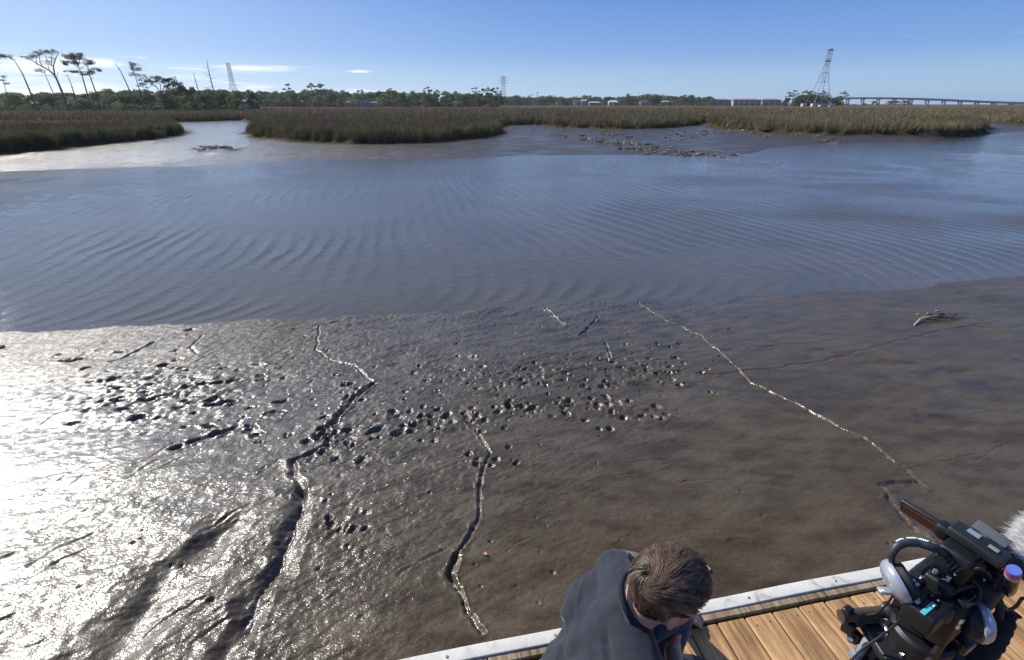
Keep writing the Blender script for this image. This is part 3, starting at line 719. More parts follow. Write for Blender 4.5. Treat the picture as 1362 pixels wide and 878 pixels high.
# ================================================================== TREES
m_bark = simple('bark', (.13, .10, .082), .9, var=.3, scale=3)
m_dead = simple('weathered_dead_wood', (.17, .145, .12), .9, var=.25, scale=3)
m_leaf = attr_mat('foliage', .65, .42, .2)
def leaf_cards(centres, per, size, g, base_col, var=.3):
    """many small leaf-clump faces spread through blobs (x,y,z,r, squash)"""
    Vs, Fs, Cs = [], [], []; nb = 0
    for (x, y, z, r, sq) in centres:
        d = g.normal(0, 1, (per, 3)); d /= np.linalg.norm(d, axis=1)[:, None]
        rad = r * g.uniform(.35, 1.0, per) ** .5
        c = np.array([x, y, z]) + d * rad[:, None] * np.array([1, 1, sq])
        a = g.normal(0, 1, (per, 3)); a /= np.linalg.norm(a, axis=1)[:, None]
        b = np.cross(a, g.normal(0, 1, (per, 3))); b /= np.linalg.norm(b, axis=1)[:, None] + 1e-9
        s = size * g.uniform(.6, 1.4, (per, 1))
        V = np.stack([c - a * s, c + b * s * .7, c + a * s, c - b * s * .7], 1).reshape(-1, 3)
        k = np.arange(per) * 4 + nb; Fs.append(np.stack([k, k + 1, k + 2, k + 3], 1)); nb += per * 4
        tone = (1 + g.uniform(-var, var)) * g.uniform(.8, 1.2, (per, 1)) * np.array(base_col)[None]
        Cs.append(np.repeat(tone, 4, 0)); Vs.append(V)
    return np.concatenate(Vs), np.concatenate(Fs), np.concatenate(Cs)
def crown_mesh(name, centres, per, size, seed, base_col, var=.3):
    g = np.random.default_rng(seed); V, F, C = leaf_cards(centres, per, size, g, base_col, var)
    return np_mesh(name, V, [F], smooth=False, col=C)
GREENS = [(.120, .150, .055), (.155, .180, .060), (.095, .125, .055), (.180, .200, .075), (.130, .145, .075)]
def proto_tree(kind, seed):
    """unit tree of about 1 m height at the origin -> (trunk mesh builder, crown mesh)"""
    rr = random.Random(seed); mb = MB(); cen = []
    if kind == 'round':
        mb.tube([(0, 0, -.02), (.01, 0, .2), (.02, .01, .5)], [.03, .024, .014], 6)
        for i in range(5):
            a = rr.uniform(0, 6.28); mb.tube([(.01, 0, .22 + .04 * i), (.2 * math.cos(a), .2 * math.sin(a), .5 + .05 * i)], [.013, .005], 5)
        for i in range(15):
            a = rr.uniform(0, 6.28); q = rr.uniform(.05, .36); z = rr.uniform(.3, .88)
            q *= 1 - max(0, z - .6) * 1.3
            cen.append((q * math.cos(a), q * math.sin(a), z, rr.uniform(.10, .17), .8))
        for i in range(4):
            a = rr.uniform(0, 6.28); cen.append((.3 * math.cos(a), .3 * math.sin(a), .16, .13, .8))
        per, sz = 150, .022
    elif kind == 'pine':
        mb.tube([(0, 0, -.02), (.015, 0, .4), (.0, .01, .95)], [.018, .014, .006], 6)
        for i in range(7):
            a = rr.uniform(0, 6.28); z = rr.uniform(.6, .93); q = rr.uniform(.06, .17) * (1.25 - abs(z - .78) * 2)
            mb.tube([(.01, 0, z - .06), (q * math.cos(a), q * math.sin(a), z)], [.006, .003], 4)
            cen.append((q * math.cos(a), q * math.sin(a), z + .01, rr.uniform(.05, .085), .5))
        cen.append((0, 0, .95, .07, .6)); per, sz = 110, .015
    elif kind == 'bushy':
        mb.tube([(0, 0, -.02), (.0, 0, .3)], [.03, .015], 5)
        for i in range(13):
            a = rr.uniform(0, 6.28); q = rr.uniform(.05, .55); cen.append((q * math.cos(a), q * math.sin(a), rr.uniform(.15, .75) * (1 - q * .5), rr.uniform(.14, .24), .75))
        per, sz = 150, .030
    else:   # tall loose broadleaf
        mb.tube([(0, 0, -.02), (.015, 0, .3), (.0, .01, .8)], [.022, .017, .006], 6)
        for i in range(16):
            a = rr.uniform(0, 6.28); z = rr.uniform(.25, .95); q = rr.uniform(.02, .22) * (1.15 - abs(z - .55))
            if i % 2: mb.tube([(.01, 0, z - .1), (q * math.cos(a), q * math.sin(a), z)], [.008, .003], 4)
            cen.append((q * math.cos(a), q * math.sin(a), z, rr.uniform(.07, .12), .85))
        per, sz = 120, .020
    me_t = bpy.data.meshes.new('trunk'); me_t.from_pydata(mb.V, [], mb.F); me_t.update(); me_t.materials.append(m_bark)
    me_c = crown_mesh('crown', cen, per, sz, seed, GREENS[seed % 5], .28); me_c.materials.append(m_leaf)
    return me_t, me_c
PROTO = {}
for k_i, k in enumerate(('round', 'pine', 'bushy', 'loose')):
    PROTO[k] = [proto_tree(k, 100 + 17 * k_i + s) for s in range(5)]
def put_tree(kind, x, y, z, h, wide, label, group, name, rr):
    o = empty(name, (x, y, z), label, 'tree', group)
    me_t, me_c = rr.choice(PROTO[kind])
    a = bpy.data.objects.new('trunk', me_t); c = bpy.data.objects.new('crown', me_c)
    for q in (a, c): COL.objects.link(q); q.parent = o
    o.rotation_euler = (0, 0, rr.uniform(0, 6.28)); o.scale = (h * wide, h * wide, h)
    return o
def gz(x, y): return float(ground_h(np.array([float(x)]), np.array([float(y)]))[0])
def belt(x0, x1, n, Y, top, seed, kinds, label, group, jit=.25, wide=1.0):
    rr = random.Random(seed)
    for i in range(n):
        px = x0 + (x1 - x0) * (i + rr.uniform(.1, .9)) / n
        Yi = Y * rr.uniform(1 - .06, 1 + .10)
        kind = rr.choice(kinds)
        tp = top(px) - 1.3 + rr.uniform(-2.8, 3.2) if callable(top) else top + rr.uniform(-2.5, 3.5)
        if kind == 'pine': tp -= 4
        if kind == 'bushy': tp += 4
        p = on_y(px, tp, Yi); z = gz(p.x, Yi)
        h = max(p.z - z, 2.5)
        nm = {'round': 'broadleaf_tree', 'pine': 'pine_tree', 'bushy': 'shrub', 'loose': 'slender_tree'}[kind]
        lab = {'round': 'rounded dark green broadleaf tree ', 'pine': 'thin pine tree with a small crown ', 'bushy': 'low spreading green shrub ', 'loose': 'slender loose leafed tree '}[kind] + label
        put_tree(kind, p.x, Yi, z, h, wide * rr.uniform(.85, 1.3), lab, group + ', ' + nm.replace('_', ' ') + 's', nm, rr)
def interp_top(*kp):
    xs = [k[0] for k in kp]; ys = [k[1] for k in kp]
    return lambda px: float(np.interp(px, xs, ys))
belt(-60, 335, 44, 195, interp_top((-60, 124), (40, 124), (100, 124), (140, 120), (200, 119), (240, 118), (300, 121), (340, 121)), 1, ['round', 'round', 'bushy', 'loose'], 'in the dense belt behind the leaning pines', 'trees behind the leaning pines', wide=1.25)
belt(-60, 335, 24, 180, 134, 2, ['bushy'], 'at the foot of the leaning pines', 'shrubs under the leaning pines', wide=1.1)
belt(325, 665, 46, 396, 132.5, 13, ['bushy', 'bushy', 'round'], 'low along the front of the far treeline', 'low front growth of the far treeline', wide=1.3)
belt(325, 665, 60, 400, interp_top((325, 123), (380, 121), (430, 119), (470, 124), (510, 121), (560, 124), (620, 124), (665, 127)), 3, ['round', 'round', 'round', 'loose', 'bushy'], 'in the far treeline beyond the brown marsh', 'far treeline beyond the brown marsh', wide=1.15)
belt(655, 945, 58, 700, interp_top((655, 127), (700, 129), (780, 129.5), (860, 127.5), (900, 128), (945, 130)), 4, ['round', 'round', 'bushy', 'round'], 'in the low hazy wood before the red roofed apartments', 'low far wood left of the apartments', wide=1.5)
belt(740, 930, 30, 590, 137.4, 16, ['bushy'], 'along the marsh edge before the low far wood', 'marsh edge growth before the low wood', wide=1.5)
belt(928, 950, 5, 640, 130, 5, ['bushy'], 'beside the leftmost red roofed apartment block', 'shrubs beside the apartments', wide=2.2)
belt(945, 1044, 20, 640, 136.2, 15, ['bushy', 'bushy', 'round'], 'in front of the red roofed apartment blocks', 'low growth before the apartments', wide=1.5)
belt(1042, 1125, 15, 520, interp_top((1042, 130), (1060, 126), (1085, 124.5), (1110, 126), (1125, 128)), 6, ['pine', 'round', 'pine', 'bushy'], 'in the grove under the tall lattice tower', 'grove at the foot of the right tower', wide=1.4)
belt(1125, 1215, 15, 900, 134, 7, ['bushy', 'round'], 'under the long road bridge', 'shrubs under the bridge', wide=1.9)
# the wood behind, one mass
def woods(x0, x1, n, Y, top, seed, name, label, size=1.3):
    g = np.random.default_rng(seed); cen = []
    for i in range(n):
        px = g.uniform(x0, x1); Yi = Y * g.uniform(1, 1.08); t = on_y(px, top(px) + .4, Yi); z0 = gz(t.x, Yi); h = max(t.z - z0, 2)
        for k in range(4): cen.append((t.x + g.uniform(-2, 2), Yi + g.uniform(-3, 3), z0 + h * g.uniform(.1, .92), h * g.uniform(.16, .26), .8))
    o = link_mesh(name, crown_mesh(name, cen, 80, size, seed, (.125, .150, .068), .35), m_leaf)
    tag(o, label, 'wood', kind='stuff')
woods(-90, 345, 150, 225, interp_top((-90, 124), (100, 124), (140, 121), (240, 119), (345, 122)), 31, 'woods', 'dense green wood behind the leaning pines', .42)
woods(325, 668, 260, 430, interp_top((325, 124), (380, 122), (430, 120), (470, 125), (510, 122), (560, 125), (620, 125), (668, 128)), 32, 'woods', 'far green wood beyond the brown marsh', .75)
woods(655, 948, 280, 760, interp_top((655, 128), (700, 130), (780, 130), (860, 128), (900, 128.5), (948, 130)), 33, 'woods', 'low hazy wood left of the apartments', 1.1)
woods(1046, 1120, 26, 540, interp_top((1046, 130), (1085, 127), (1120, 129)), 34, 'woods', 'thicket behind the tall lattice tower', 1.0)
# single pines that rise over the treeline
rr = random.Random(77)
for px, tp, Y, lab in ((383, 111, 395, 'lone tall pine with a dense dark head'), (413, 110, 395, 'left pine of a close pair standing over the treeline'), (425, 110.5, 396, 'right pine of a close pair standing over the treeline'),
                       (569, 115, 400, 'tall pine with a flat open crown over pale green trees'), (581, 119, 400, 'shorter pine just right of the flat crowned pine'), (519, 117, 398, 'tall loose pine beside a tall pale green tree')):
    p = on_y(px, tp, Y); z = gz(p.x, Y)
    put_tree('pine', p.x, Y, z, p.z - z, 1.3, lab, None, 'pine_tree', rr)
for i, px in enumerate((633, 642, 649, 655, 662)):
    p = on_y(px, 116 + (i % 2) * 1.5, 430); z = gz(p.x, 430)
    put_tree('pine', p.x, 430, z, p.z - z, 1.35, 'umbrella crowned pine in the clump left of the middle lattice tower', 'clump of pines by the middle tower', 'pine_tree', rr)

# --- leaning pines and snags at the left, each traced at its own distance
def px_path(pts, Y): return [on_y(x, y, Y) for x, y in pts]
def big_tree(name, label, Y, trunk, r0, limbs=(), tufts=(), per=60, size=.17, mat=None, col=(.14, .132, .10), seed=0, depth=1.6, cat='tree'):
    """trunk and limbs: pixel polylines in the plane Y; tufts: (px,py,radius_px_x,radius_px_y,count)"""
    rr = random.Random(seed); path = px_path(trunk, Y)
    base = path[0].copy(); base.z = gz(base.x, Y); path[0] = base - Vector((0, 0, .15))
    o = empty(name, base, label, cat)
    mb = MB(); n = len(path)
    mb.tube(path, [.8 * r0 * (1 - .72 * i / (n - 1)) for i in range(n)], 8)
    ppm = (on_y(100, 100, Y) - on_y(101, 100, Y)).length
    for lb in limbs:
        rl = lb[0]; q = px_path(lb[1], Y); dy = rr.uniform(-depth, depth)
        for i in range(1, len(q)): q[i].y += dy * i / (len(q) - 1)
        mb.tube(q, [rl * (1 - .65 * i / (len(q) - 1)) for i in range(len(q))], 6)
    mb.build('trunk', mat or m_bark, o)
    if tufts:
        cen = []
        for (x, y, rx, ry, cnt) in tufts:
            for i in range(cnt):
                a = rr.uniform(0, 6.28); q = math.sqrt(rr.random())
                p = on_y(x + rx * q * math.cos(a), y + ry * q * math.sin(a), Y)
                cen.append((p.x, Y + rr.uniform(-1, 1) * rx * ppm * .8, p.z, rr.uniform(.35, .9), .5))
        tb = MB()
        link_mesh('crown', crown_mesh('crown', cen, int(per * 1.9), size * .72, seed + 5, col, .3), m_leaf, o)
    return o
YL = 165
big_tree('leaning_pine', 'strongly leaning pine with a small wispy crown at its bent top', YL, ((50, 146), (40, 122), (30, 98), (19, 80)), .34,
         ((.13, ((19, 80), (14, 76), (4, 73))), (.08, ((19, 80), (10, 77), (0, 76))), (.05, ((24, 88), (20, 88)))), ((6, 74, 9, 2.2, 16), (-6, 74, 8, 2.5, 10)), 26, .13, seed=1)
big_tree('forked_pine', 'wide crowned pine forking into many curved bare limbs', YL, ((91, 146), (84, 126), (77, 109), (73, 100), (71, 93)), .46,
         ((.24, ((74, 102), (65, 94), (57, 90), (48, 86), (38, 80), (30, 77))), (.20, ((73, 100), (69, 88), (70, 79), (72, 70))), (.13, ((57, 90), (55, 82), (56, 74), (52, 68))), (.12, ((69, 88), (64, 80), (63, 72), (60, 68))),
          (.10, ((48, 86), (46, 80), (45, 74))), (.10, ((69, 88), (67, 79), (66, 70))), (.09, ((65, 94), (63, 86), (58, 80))), (.08, ((76, 106), (70, 101), (62, 100), (55, 101))), (.07, ((76, 104), (76, 97), (77, 94)))),
         ((37, 76, 8, 2.2, 18), (46, 74, 5, 3, 12), (54, 70, 6, 3.5, 20), (62, 69, 6, 2.6, 18), (71, 69, 4, 3.4, 14), (51, 93, 4, 2.5, 10), (61, 83, 6, 3, 9), (68, 79, 3, 4, 8)), 17, .12, seed=2)
big_tree('bare_pine', 'thin bare pine trunk leaning behind the forked pine', YL + 3, ((78, 143), (70, 122), (62, 104), (58, 93)), .2, ((.06, ((60, 98), (55, 95))),), ((57, 94, 3, 1.5, 4),), 20, .12, seed=3)
big_tree('snag', 'short broken snag between the forked pine and the twin pines', YL, ((103, 143), (98, 123), (93, 108), (89, 98)), .22, ((.06, ((90, 101), (86, 102))), (.06, ((97, 115), (101, 120)))), (), mat=m_dead, seed=4, cat='dead tree')
big_tree('umbrella_pine', 'tall pine with the densest dark rounded crown of the leaning trees', YL, ((122, 144), (116, 125), (109, 100), (104, 88)), .32,
         ((.12, ((105, 90), (98, 86), (90, 83))), (.12, ((104, 88), (100, 80), (93, 74))), (.10, ((104, 88), (105, 79), (103, 72))), (.09, ((107, 96), (97, 95), (88, 95))), (.08, ((106, 92), (112, 86)))),
         ((93, 76, 8, 3.6, 32), (102, 75, 8, 4.2, 32), (88, 83, 4, 3, 12), (98, 83, 6, 2.5, 14), (96, 95, 9, 1.4, 12)), 34, .13, seed=5)
big_tree('slim_pine', 'slimmer pine leaning right beside the dense rounded crown', YL, ((134, 145), (127, 122), (120, 102), (117, 92), (117, 84)), .26,
         ((.08, ((118, 96), (112, 99), (107, 99))), (.08, ((117, 92), (124, 92), (130, 95))), (.08, ((117, 90), (112, 84), (110, 81))), (.06, ((121, 104), (128, 103)))),
         ((117, 83, 6, 3.4, 22), (119, 96, 8, 2.2, 16), (128, 93, 3.5, 2, 8), (112, 99, 5, 1.2, 8)), 32, .13, seed=6)
big_tree('snag', 'tall straight bare trunk leaning left, between the slim pine and the plume shaped pine', YL, ((181, 143), (170, 115), (161, 96), (153, 84)), .26, ((.05, ((159, 92), (162, 90))), (.05, ((165, 105), (168, 101)))), (), mat=m_dead, seed=7, cat='dead tree')
big_tree('plume_pine', 'pine with an upright plume shaped airy crown', YL + 2, ((191, 142), (186, 120), (180, 102), (174, 86)), .22,
         ((.06, ((181, 104), (188, 100))), (.06, ((179, 98), (172, 94))), (.06, ((182, 108), (192, 106)))), ((175, 86, 4.5, 4, 16), (181, 91, 6, 5, 22), (177, 99, 5, 2.5, 10), (187, 102, 5, 3, 10)), 22, .12, col=(.06, .068, .034), seed=8)
big_tree('spreading_tree', 'broad airy tree with wide drooping grey branches', YL + 2, ((218, 146), (217, 132), (214, 122)), .34,
         ((.16, ((215, 126), (208, 115), (200, 108), (190, 110))), (.15, ((214, 122), (214, 112), (208, 104))), (.13, ((215, 124), (221, 112), (218, 104))), (.1, ((208, 115), (199, 114), (192, 120)))),
         ((198, 108, 9, 4, 24), (208, 104, 7, 3, 18), (216, 107, 6, 4, 16), (192, 113, 6, 4, 12), (220, 128, 8, 7, 34)), 24, .14, col=(.062, .066, .042), seed=9)
big_tree('oak_tree', 'upright dark oak with a ragged crown right of the broad airy tree', YL + 2, ((240, 146), (236, 130), (231, 118), (229, 108)), .28,
         ((.12, ((234, 124), (240, 116), (244, 112))), (.12, ((231, 118), (224, 110))), (.08, ((236, 130), (246, 126)))), ((228, 107, 6, 4, 26), (224, 114, 4, 4, 14), (236, 113, 6, 4, 22), (242, 120, 4, 4, 12), (232, 124, 5, 4, 12)), 32, .14, col=(.05, .056, .03), seed=10)
big_tree('snag', 'bare broken trunk without branches left of the branching dead pine', YL, ((269, 145), (263, 118), (257, 97)), .26, ((.05, ((260, 108), (263, 106))),), (), mat=m_dead, seed=11, cat='dead tree')
big_tree('dead_pine', 'dead pine with short bare side branches along its upper trunk', YL, ((289, 142), (282, 112), (277, 92), (275, 79)), .24,
         ((.05, ((280, 102), (273, 97), (270, 97))), (.05, ((281, 105), (286, 103))), (.05, ((278, 95), (285, 93))), (.05, ((277, 92), (272, 87))), (.05, ((283, 115), (274, 117), (272, 118))), (.05, ((282, 110), (276, 107))), (.04, ((276, 87), (280, 88))), (.05, ((279, 98), (272, 102)))), (), mat=m_dead, seed=12, cat='dead tree')
big_tree('edge_pine', 'small thin pine with a sparse crown at the far left edge', YL, ((14, 145), (8, 122), (4, 106)), .18, ((.05, ((6, 112), (10, 111))),), ((4, 105, 3, 4, 10), (9, 111, 3, 1.2, 5)), 20, .12, seed=13)

# ================================================================== HOUSES
def wmat(name, c): return simple(name, c, .7, var=.08, scale=1.5)
m_white = wmat('white_siding', (.28, .29, .29)); m_cream = wmat('cream_stucco', (.44, .38, .28)); m_greyw = wmat('grey_siding', (.20, .21, .23)); m_bluew = wmat('blue_grey_siding', (.24, .265, .29))
m_tan = wmat('tan_siding', (.31, .26, .20)); m_roofg = wmat('grey_shingle', (.12, .115, .115)); m_roofb = wmat('brown_shingle', (.10, .075, .06)); m_roofr = wmat('red_clay_tile', (.26, .12, .085)); m_rooft = wmat('teal_metal_roof', (.40, .52, .52))
m_glassd, nt, b = new_mat('dark_window_glass'); b.inputs['Base Color'].default_value = (.03, .04, .06, 1); b.inputs['Roughness'].default_value = .1
m_trim = wmat('white_trim', (.70, .70, .68))
def gable_house(px, pxr, eave_py, ridge_py, Y, wall_m, roof_m, label, hip=True, wins=3, name='house', base_py=None, cat='house', extra=None, group=None):
    a, c = on_y(px, eave_py, Y), on_y(pxr, eave_py, Y); w = c.x - a.x; cx = (a.x + c.x) / 2
    z0 = gz(cx, Y); ze = max(a.z, z0 + 2.2); zr = on_y(px, ridge_py, Y).z; zr = max(zr, ze + .8); dep = w * .6
    o = empty(name, (cx, Y + dep / 2, z0), label, cat, group)
    mb = MB(); mb.box((cx, Y + dep / 2, (z0 - .5 + ze) / 2), (w, dep, ze - z0 + .5)); mb.build('wall', wall_m, o, smooth=False)
    ov = .5; x0, x1, y0, y1 = cx - w / 2 - ov, cx + w / 2 + ov, Y - ov, Y + dep + ov; ym = Y + dep / 2
    ins = w * .22 if hip else 0
    r = MB(); r.add([(x0, y0, ze + .02), (x1, y0, ze + .02), (x1, y1, ze + .02), (x0, y1, ze + .02), (x0 + ins, ym, zr), (x1 - ins, ym, zr)],
                    [(0, 1, 5, 4), (1, 2, 5), (2, 3, 4, 5), (3, 0, 4), (3, 2, 1, 0)])
    ro = r.build('roof', roof_m, o, smooth=False)
    if extra == 'chimney':
        k = MB(); k.box((cx + w * .2, ym, zr + .2), (.9, .9, 1.6)); k.build('chimney', m_tan, ro, smooth=False)
    for i in range(wins):
        wx0 = cx - w / 2 + w * (i + .5) / wins; ww = w / wins * .42; hz = (ze - z0)
        f = MB(); f.box((wx0, Y - .04, z0 + hz * .55), (ww + .3, .1, hz * .5)); fo = f.build('window', m_trim, o, smooth=False)
        g_ = MB(); g_.box((wx0, Y - .10, z0 + hz * .55), (ww, .05, hz * .5 - .3)); g_.build('pane', m_glassd, fo, smooth=False)
    return o
gable_house(26, 62, 140, 133.5, 205, m_greyw, m_roofg, 'grey single storey house with a wide hipped roof behind the leaning pine', wins=3)
gable_house(78, 92, 140, 135.5, 206, m_bluew, m_roofg, 'small blue grey house half hidden behind the forked pine trunk', wins=2)
gable_house(304, 326, 135, 131, 200, m_bluew, m_roofg, 'pale blue two storey house with a grey gable right of the dead pine', hip=False, wins=3)
gable_house(459, 487, 136.5, 132, 385, m_white, m_roofb, 'white walled house with a dark hipped roof beyond the middle of the brown marsh', wins=5, extra='chimney')
gable_house(396, 405, 136, 133, 388, m_tan, m_roofb, 'small tan house with a brown roof left of the dark hipped roof house', wins=2)
gable_house(492, 502, 137, 134.5, 385, m_greyw, m_roofg, 'low grey house just right of the dark hipped roof house', wins=2)
gable_house(548, 561, 136.5, 133.5, 385, m_cream, m_roofg, 'cream cottage with a pale grey roof under the flat crowned pine', wins=2)
gable_house(602, 614, 137, 134, 385, m_white, m_roofg, 'low white house in trees left of the umbrella crowned pines', wins=3)
gable_house(764, 772, 135, 133, 640, m_white, m_roofg, 'small bright white house with a flat looking roof in the low wood', hip=False, wins=2)
gable_house(774, 780, 134.5, 132, 642, m_white, m_trim, 'white house with a pale steep gable beside the small bright white house', hip=False, wins=1)
gable_house(784, 799, 136.5, 135, 630, m_greyw, m_rooft, 'long low boat shed with a pale roof at the marsh edge', wins=4, name='boat_shed', cat='shed')
gable_house(810, 822, 136, 133.2, 640, m_cream, m_trim, 'cream house with a pale roof in the middle of the low wood', wins=2)
gable_house(852, 862, 136, 133.5, 640, m_tan, m_roofg, 'tan house with a grey roof left of the teal roofed shelter', wins=2)
# open shelter with a pale teal roof
def shelter(px, pxr, eave, ridge, Y, label):
    a, c = on_y(px, eave, Y), on_y(pxr, eave, Y); cx = (a.x + c.x) / 2; w = c.x - a.x; z0 = gz(cx, Y); ze = max(a.z, z0 + 2); zr = max(on_y(px, ridge, Y).z, ze + .8); d = w * .5
    o = empty('dock_shelter', (cx, Y, z0), label, 'shelter')
    r = MB(); r.add([(cx - w / 2, Y, ze), (cx + w / 2, Y, ze), (cx + w / 2, Y + d, ze), (cx - w / 2, Y + d, ze), (cx - w * .35, Y + d / 2, zr), (cx + w * .35, Y + d / 2, zr)], [(0, 1, 5, 4), (1, 2, 5), (2, 3, 4, 5), (3, 0, 4), (3, 2, 1, 0)])
    r.build('roof', m_rooft, o, smooth=False)
    for sx in (-.45, 0, .45):
        for sy in (.08, .92):
            q = MB(); q.box((cx + sx * w, Y + sy * d, (z0 - .5 + ze) / 2), (.3, .3, ze - z0 + .5)); q.build('post', m_bark, o, smooth=False)
shelter(881, 891, 135.6, 133.8, 600, 'open dock shelter with a pale teal roof before the dark wood')
shelter(893, 896, 136, 134.8, 600, 'tiny dock shelter right of the larger teal roofed one')
# apartment blocks with red roofs
def apartment(px, pxr, Y, label, end=False):
    top, eav = 131.3, 133.2
    a, c = on_y(px, eav, Y), on_y(pxr, eav, Y); w = c.x - a.x; cx = (a.x + c.x) / 2; z0 = gz(cx, Y); ze = a.z; zr = on_y(px, top, Y).z; d = 16
    o = empty('apartment_block', (cx, Y + d / 2, z0), label, 'apartment building')
    mb = MB(); mb.box((cx, Y + d / 2, (z0 - .5 + ze) / 2), (w, d, ze - z0 + .5)); mb.build('wall', m_cream if end else m_tan, o, smooth=False)
    r = MB(); x0, x1 = cx - w / 2 - .8, cx + w / 2 + .8; y0, y1 = Y - .8, Y + d + .8; ym = Y + d / 2; ins = 5
    r.add([(x0, y0, ze + .02), (x1, y0, ze + .02), (x1, y1, ze + .02), (x0, y1, ze + .02), (x0 + ins, ym, zr), (x1 - ins, ym, zr)], [(0, 1, 5, 4), (1, 2, 5), (2, 3, 4, 5), (3, 0, 4), (3, 2, 1, 0)])
    r.build('roof', m_roofr, o, smooth=False)
    nb = max(3, int(w / 6.5)); hz = ze - z0
    for i in range(nb):
        for j in range(2):
            x_ = cx - w / 2 + w * (i + .5) / nb; zc = z0 + hz * (.27 + .46 * j)
            f = MB(); f.box((x_, Y - .15, zc - hz * .15), (w / nb * .62, .5, hz * .06)); fo = f.build('balcony', m_trim, o, smooth=False)
            g_ = MB(); g_.box((x_, Y - .06, zc + hz * .02), (w / nb * .5, .14, hz * .26)); g_.build('window', m_glassd, o, smooth=False)
apartment(948, 972, 690, 'red roofed apartment block, leftmost of the three beside the grey shrubs', False)
apartment(976, 1013, 680, 'red roofed apartment block, longest of the three with a cream end wall', True)
apartment(1015, 1040, 690, 'red roofed apartment block, nearest of the three to the tower grove', False)

# ================================================================== PYLONS, LINES, BRIDGE, POSTS
m_steel = simple('galvanised_steel', (.30, .32, .34), .55, metal=.3, var=.1, scale=.5)
m_conc = simple('pale_concrete', (.46, .43, .37), .85, var=.12, scale=.3)
def pylon(px, py_top, Y, half_base, half_top, label, arms=True, bar=.16, portal=False, zbase=None):
    top = on_y(px, py_top, Y); cx, cy = top.x, Y; z0 = gz(cx, cy) if zbase is None else zbase; h = top.z - z0
    o = empty('transmission_tower', (cx, cy, z0), label, 'pylon')
    zs = [0, .14, .27, .39, .5, .6, .69, .77, .84, .9, .95, 1.0] if not portal else [0, .24, .44, .60, .72, .84, .92, 1.0]
    def half(t): return half_base + (half_top - half_base) * min(1, (t / .66)) ** .78 if t < .66 else half_top
    mb = MB()
    for i in range(len(zs) - 1):
        z1, z2 = z0 + h * zs[i], z0 + h * zs[i + 1]; h1, h2 = half(zs[i]), half(zs[i + 1])
        C1 = [Vector((cx + sx * h1, cy + sy * h1, z1)) for sx, sy in ((-1, -1), (1, -1), (1, 1), (-1, 1))]
        C2 = [Vector((cx + sx * h2, cy + sy * h2, z2)) for sx, sy in ((-1, -1), (1, -1), (1, 1), (-1, 1))]
        for k in range(4):
            mb.tube([C1[k], C2[k]], bar, 4, False)
            k2 = (k + 1) % 4
            mb.tube([C2[k], C2[k2]], bar * .6, 4, False)
            (mb.tube([C1[k], C2[k2]], bar * .42, 4, False), (mb.tube([C1[k2], C2[k]], bar * .42, 4, False) if not portal else None)) if (i % 2 == 0 or not portal) else None
    mb.build('lattice_mast', m_steel, o, smooth=False)
    tips = []
    for az_ in ((.78, .88, .985) if arms else ()):
        a = MB(); z = z0 + h * az_; ext = half_base * 1.25
        for s in (-1, 1):
            for dz in (-.025, .02): a.tube([(cx + s * half_top, cy, z + h * dz), (cx + s * ext, cy, z)], bar * .7, 4, False)
        a.build('cross_arm', m_steel, o, smooth=False); tips.append(Vector((cx, cy, z)))
    if portal:
        for az_ in (.80, .99):
            a = MB(); z = z0 + h * az_
            for s in (-1, 1):
                a.box((cx, cy + s * half_top, z), (half_top * 2.3, bar * 2, bar * 5))
            a.build('platform', simple('faded_red_steel', (.34, .20, .18), .6), o, smooth=False)
        for s in (-1, 1):
            f = MB(); f.box((cx + s * half_base, cy - half_base, z0 + .8), (3.6, 3.6, 3.2)); f.build('concrete_foot', m_conc, o, smooth=False)
            f = MB(); f.box((cx + s * half_base, cy + half_base, z0 + .8), (3.6, 3.6, 3.2)); f.build('concrete_foot', m_conc, o, smooth=False)
        f = MB(); f.box((cx, cy - half_base, z0 + 1.9), (half_base * 2 - 3.7, 1.6, 1.2)); f.build('concrete_beam', m_conc, o, smooth=False)
    return o, cx, z0, h
pR = pylon(1105, 65.5, 470, 7.8, 1.35, 'tall grey lattice tower on concrete feet, largest of the three towers', arms=False, bar=.23, portal=True)
pM = pylon(669.5, 102, 900, 6, 2.2, 'slim lattice tower with cross arms in the middle behind the umbrella pines', bar=.26)
pL = pylon(303, 84, 620, 5.6, 1.5, 'lattice tower rising over the left treeline beside the dead pine', arms=False, bar=.20)
m_wire = simple('power_cable', (.10, .10, .11), .6, var=.05, scale=1)
def wire(a, b, sag, label):
    pts = [a.lerp(b, t / 24) - Vector((0, 0, sag * 4 * (t / 24) * (1 - t / 24))) for t in range(25)]
    mb = MB(); mb.tube(pts, .02, 4, False); o = mb.build('power_line', m_wire)
    tag(o, label, 'power line', 'power lines strung between the lattice towers')
tR = Vector((pR[1], 470, pR[2])); tM = Vector((pM[1], 900, pM[2])); tL = Vector((pL[1], 620, pL[2]))
for k, f in enumerate((.985, .88, .78)):
    q = Vector((0, 0, 1)); lab = 'thin dark power line strung between the lattice towers'
    wire(tL + q * pL[3] * f, tM + q * pM[3] * f, 12, lab)
    wire(tM + q * pM[3] * f, tR + q * pR[3] * (.99 - .1 * k), 12, lab)
    wire(tR + q * pR[3] * (.99 - .1 * k), Vector((900, 420, 52 - 5 * k)), 10, 'thin dark power line running right from the tall tower')
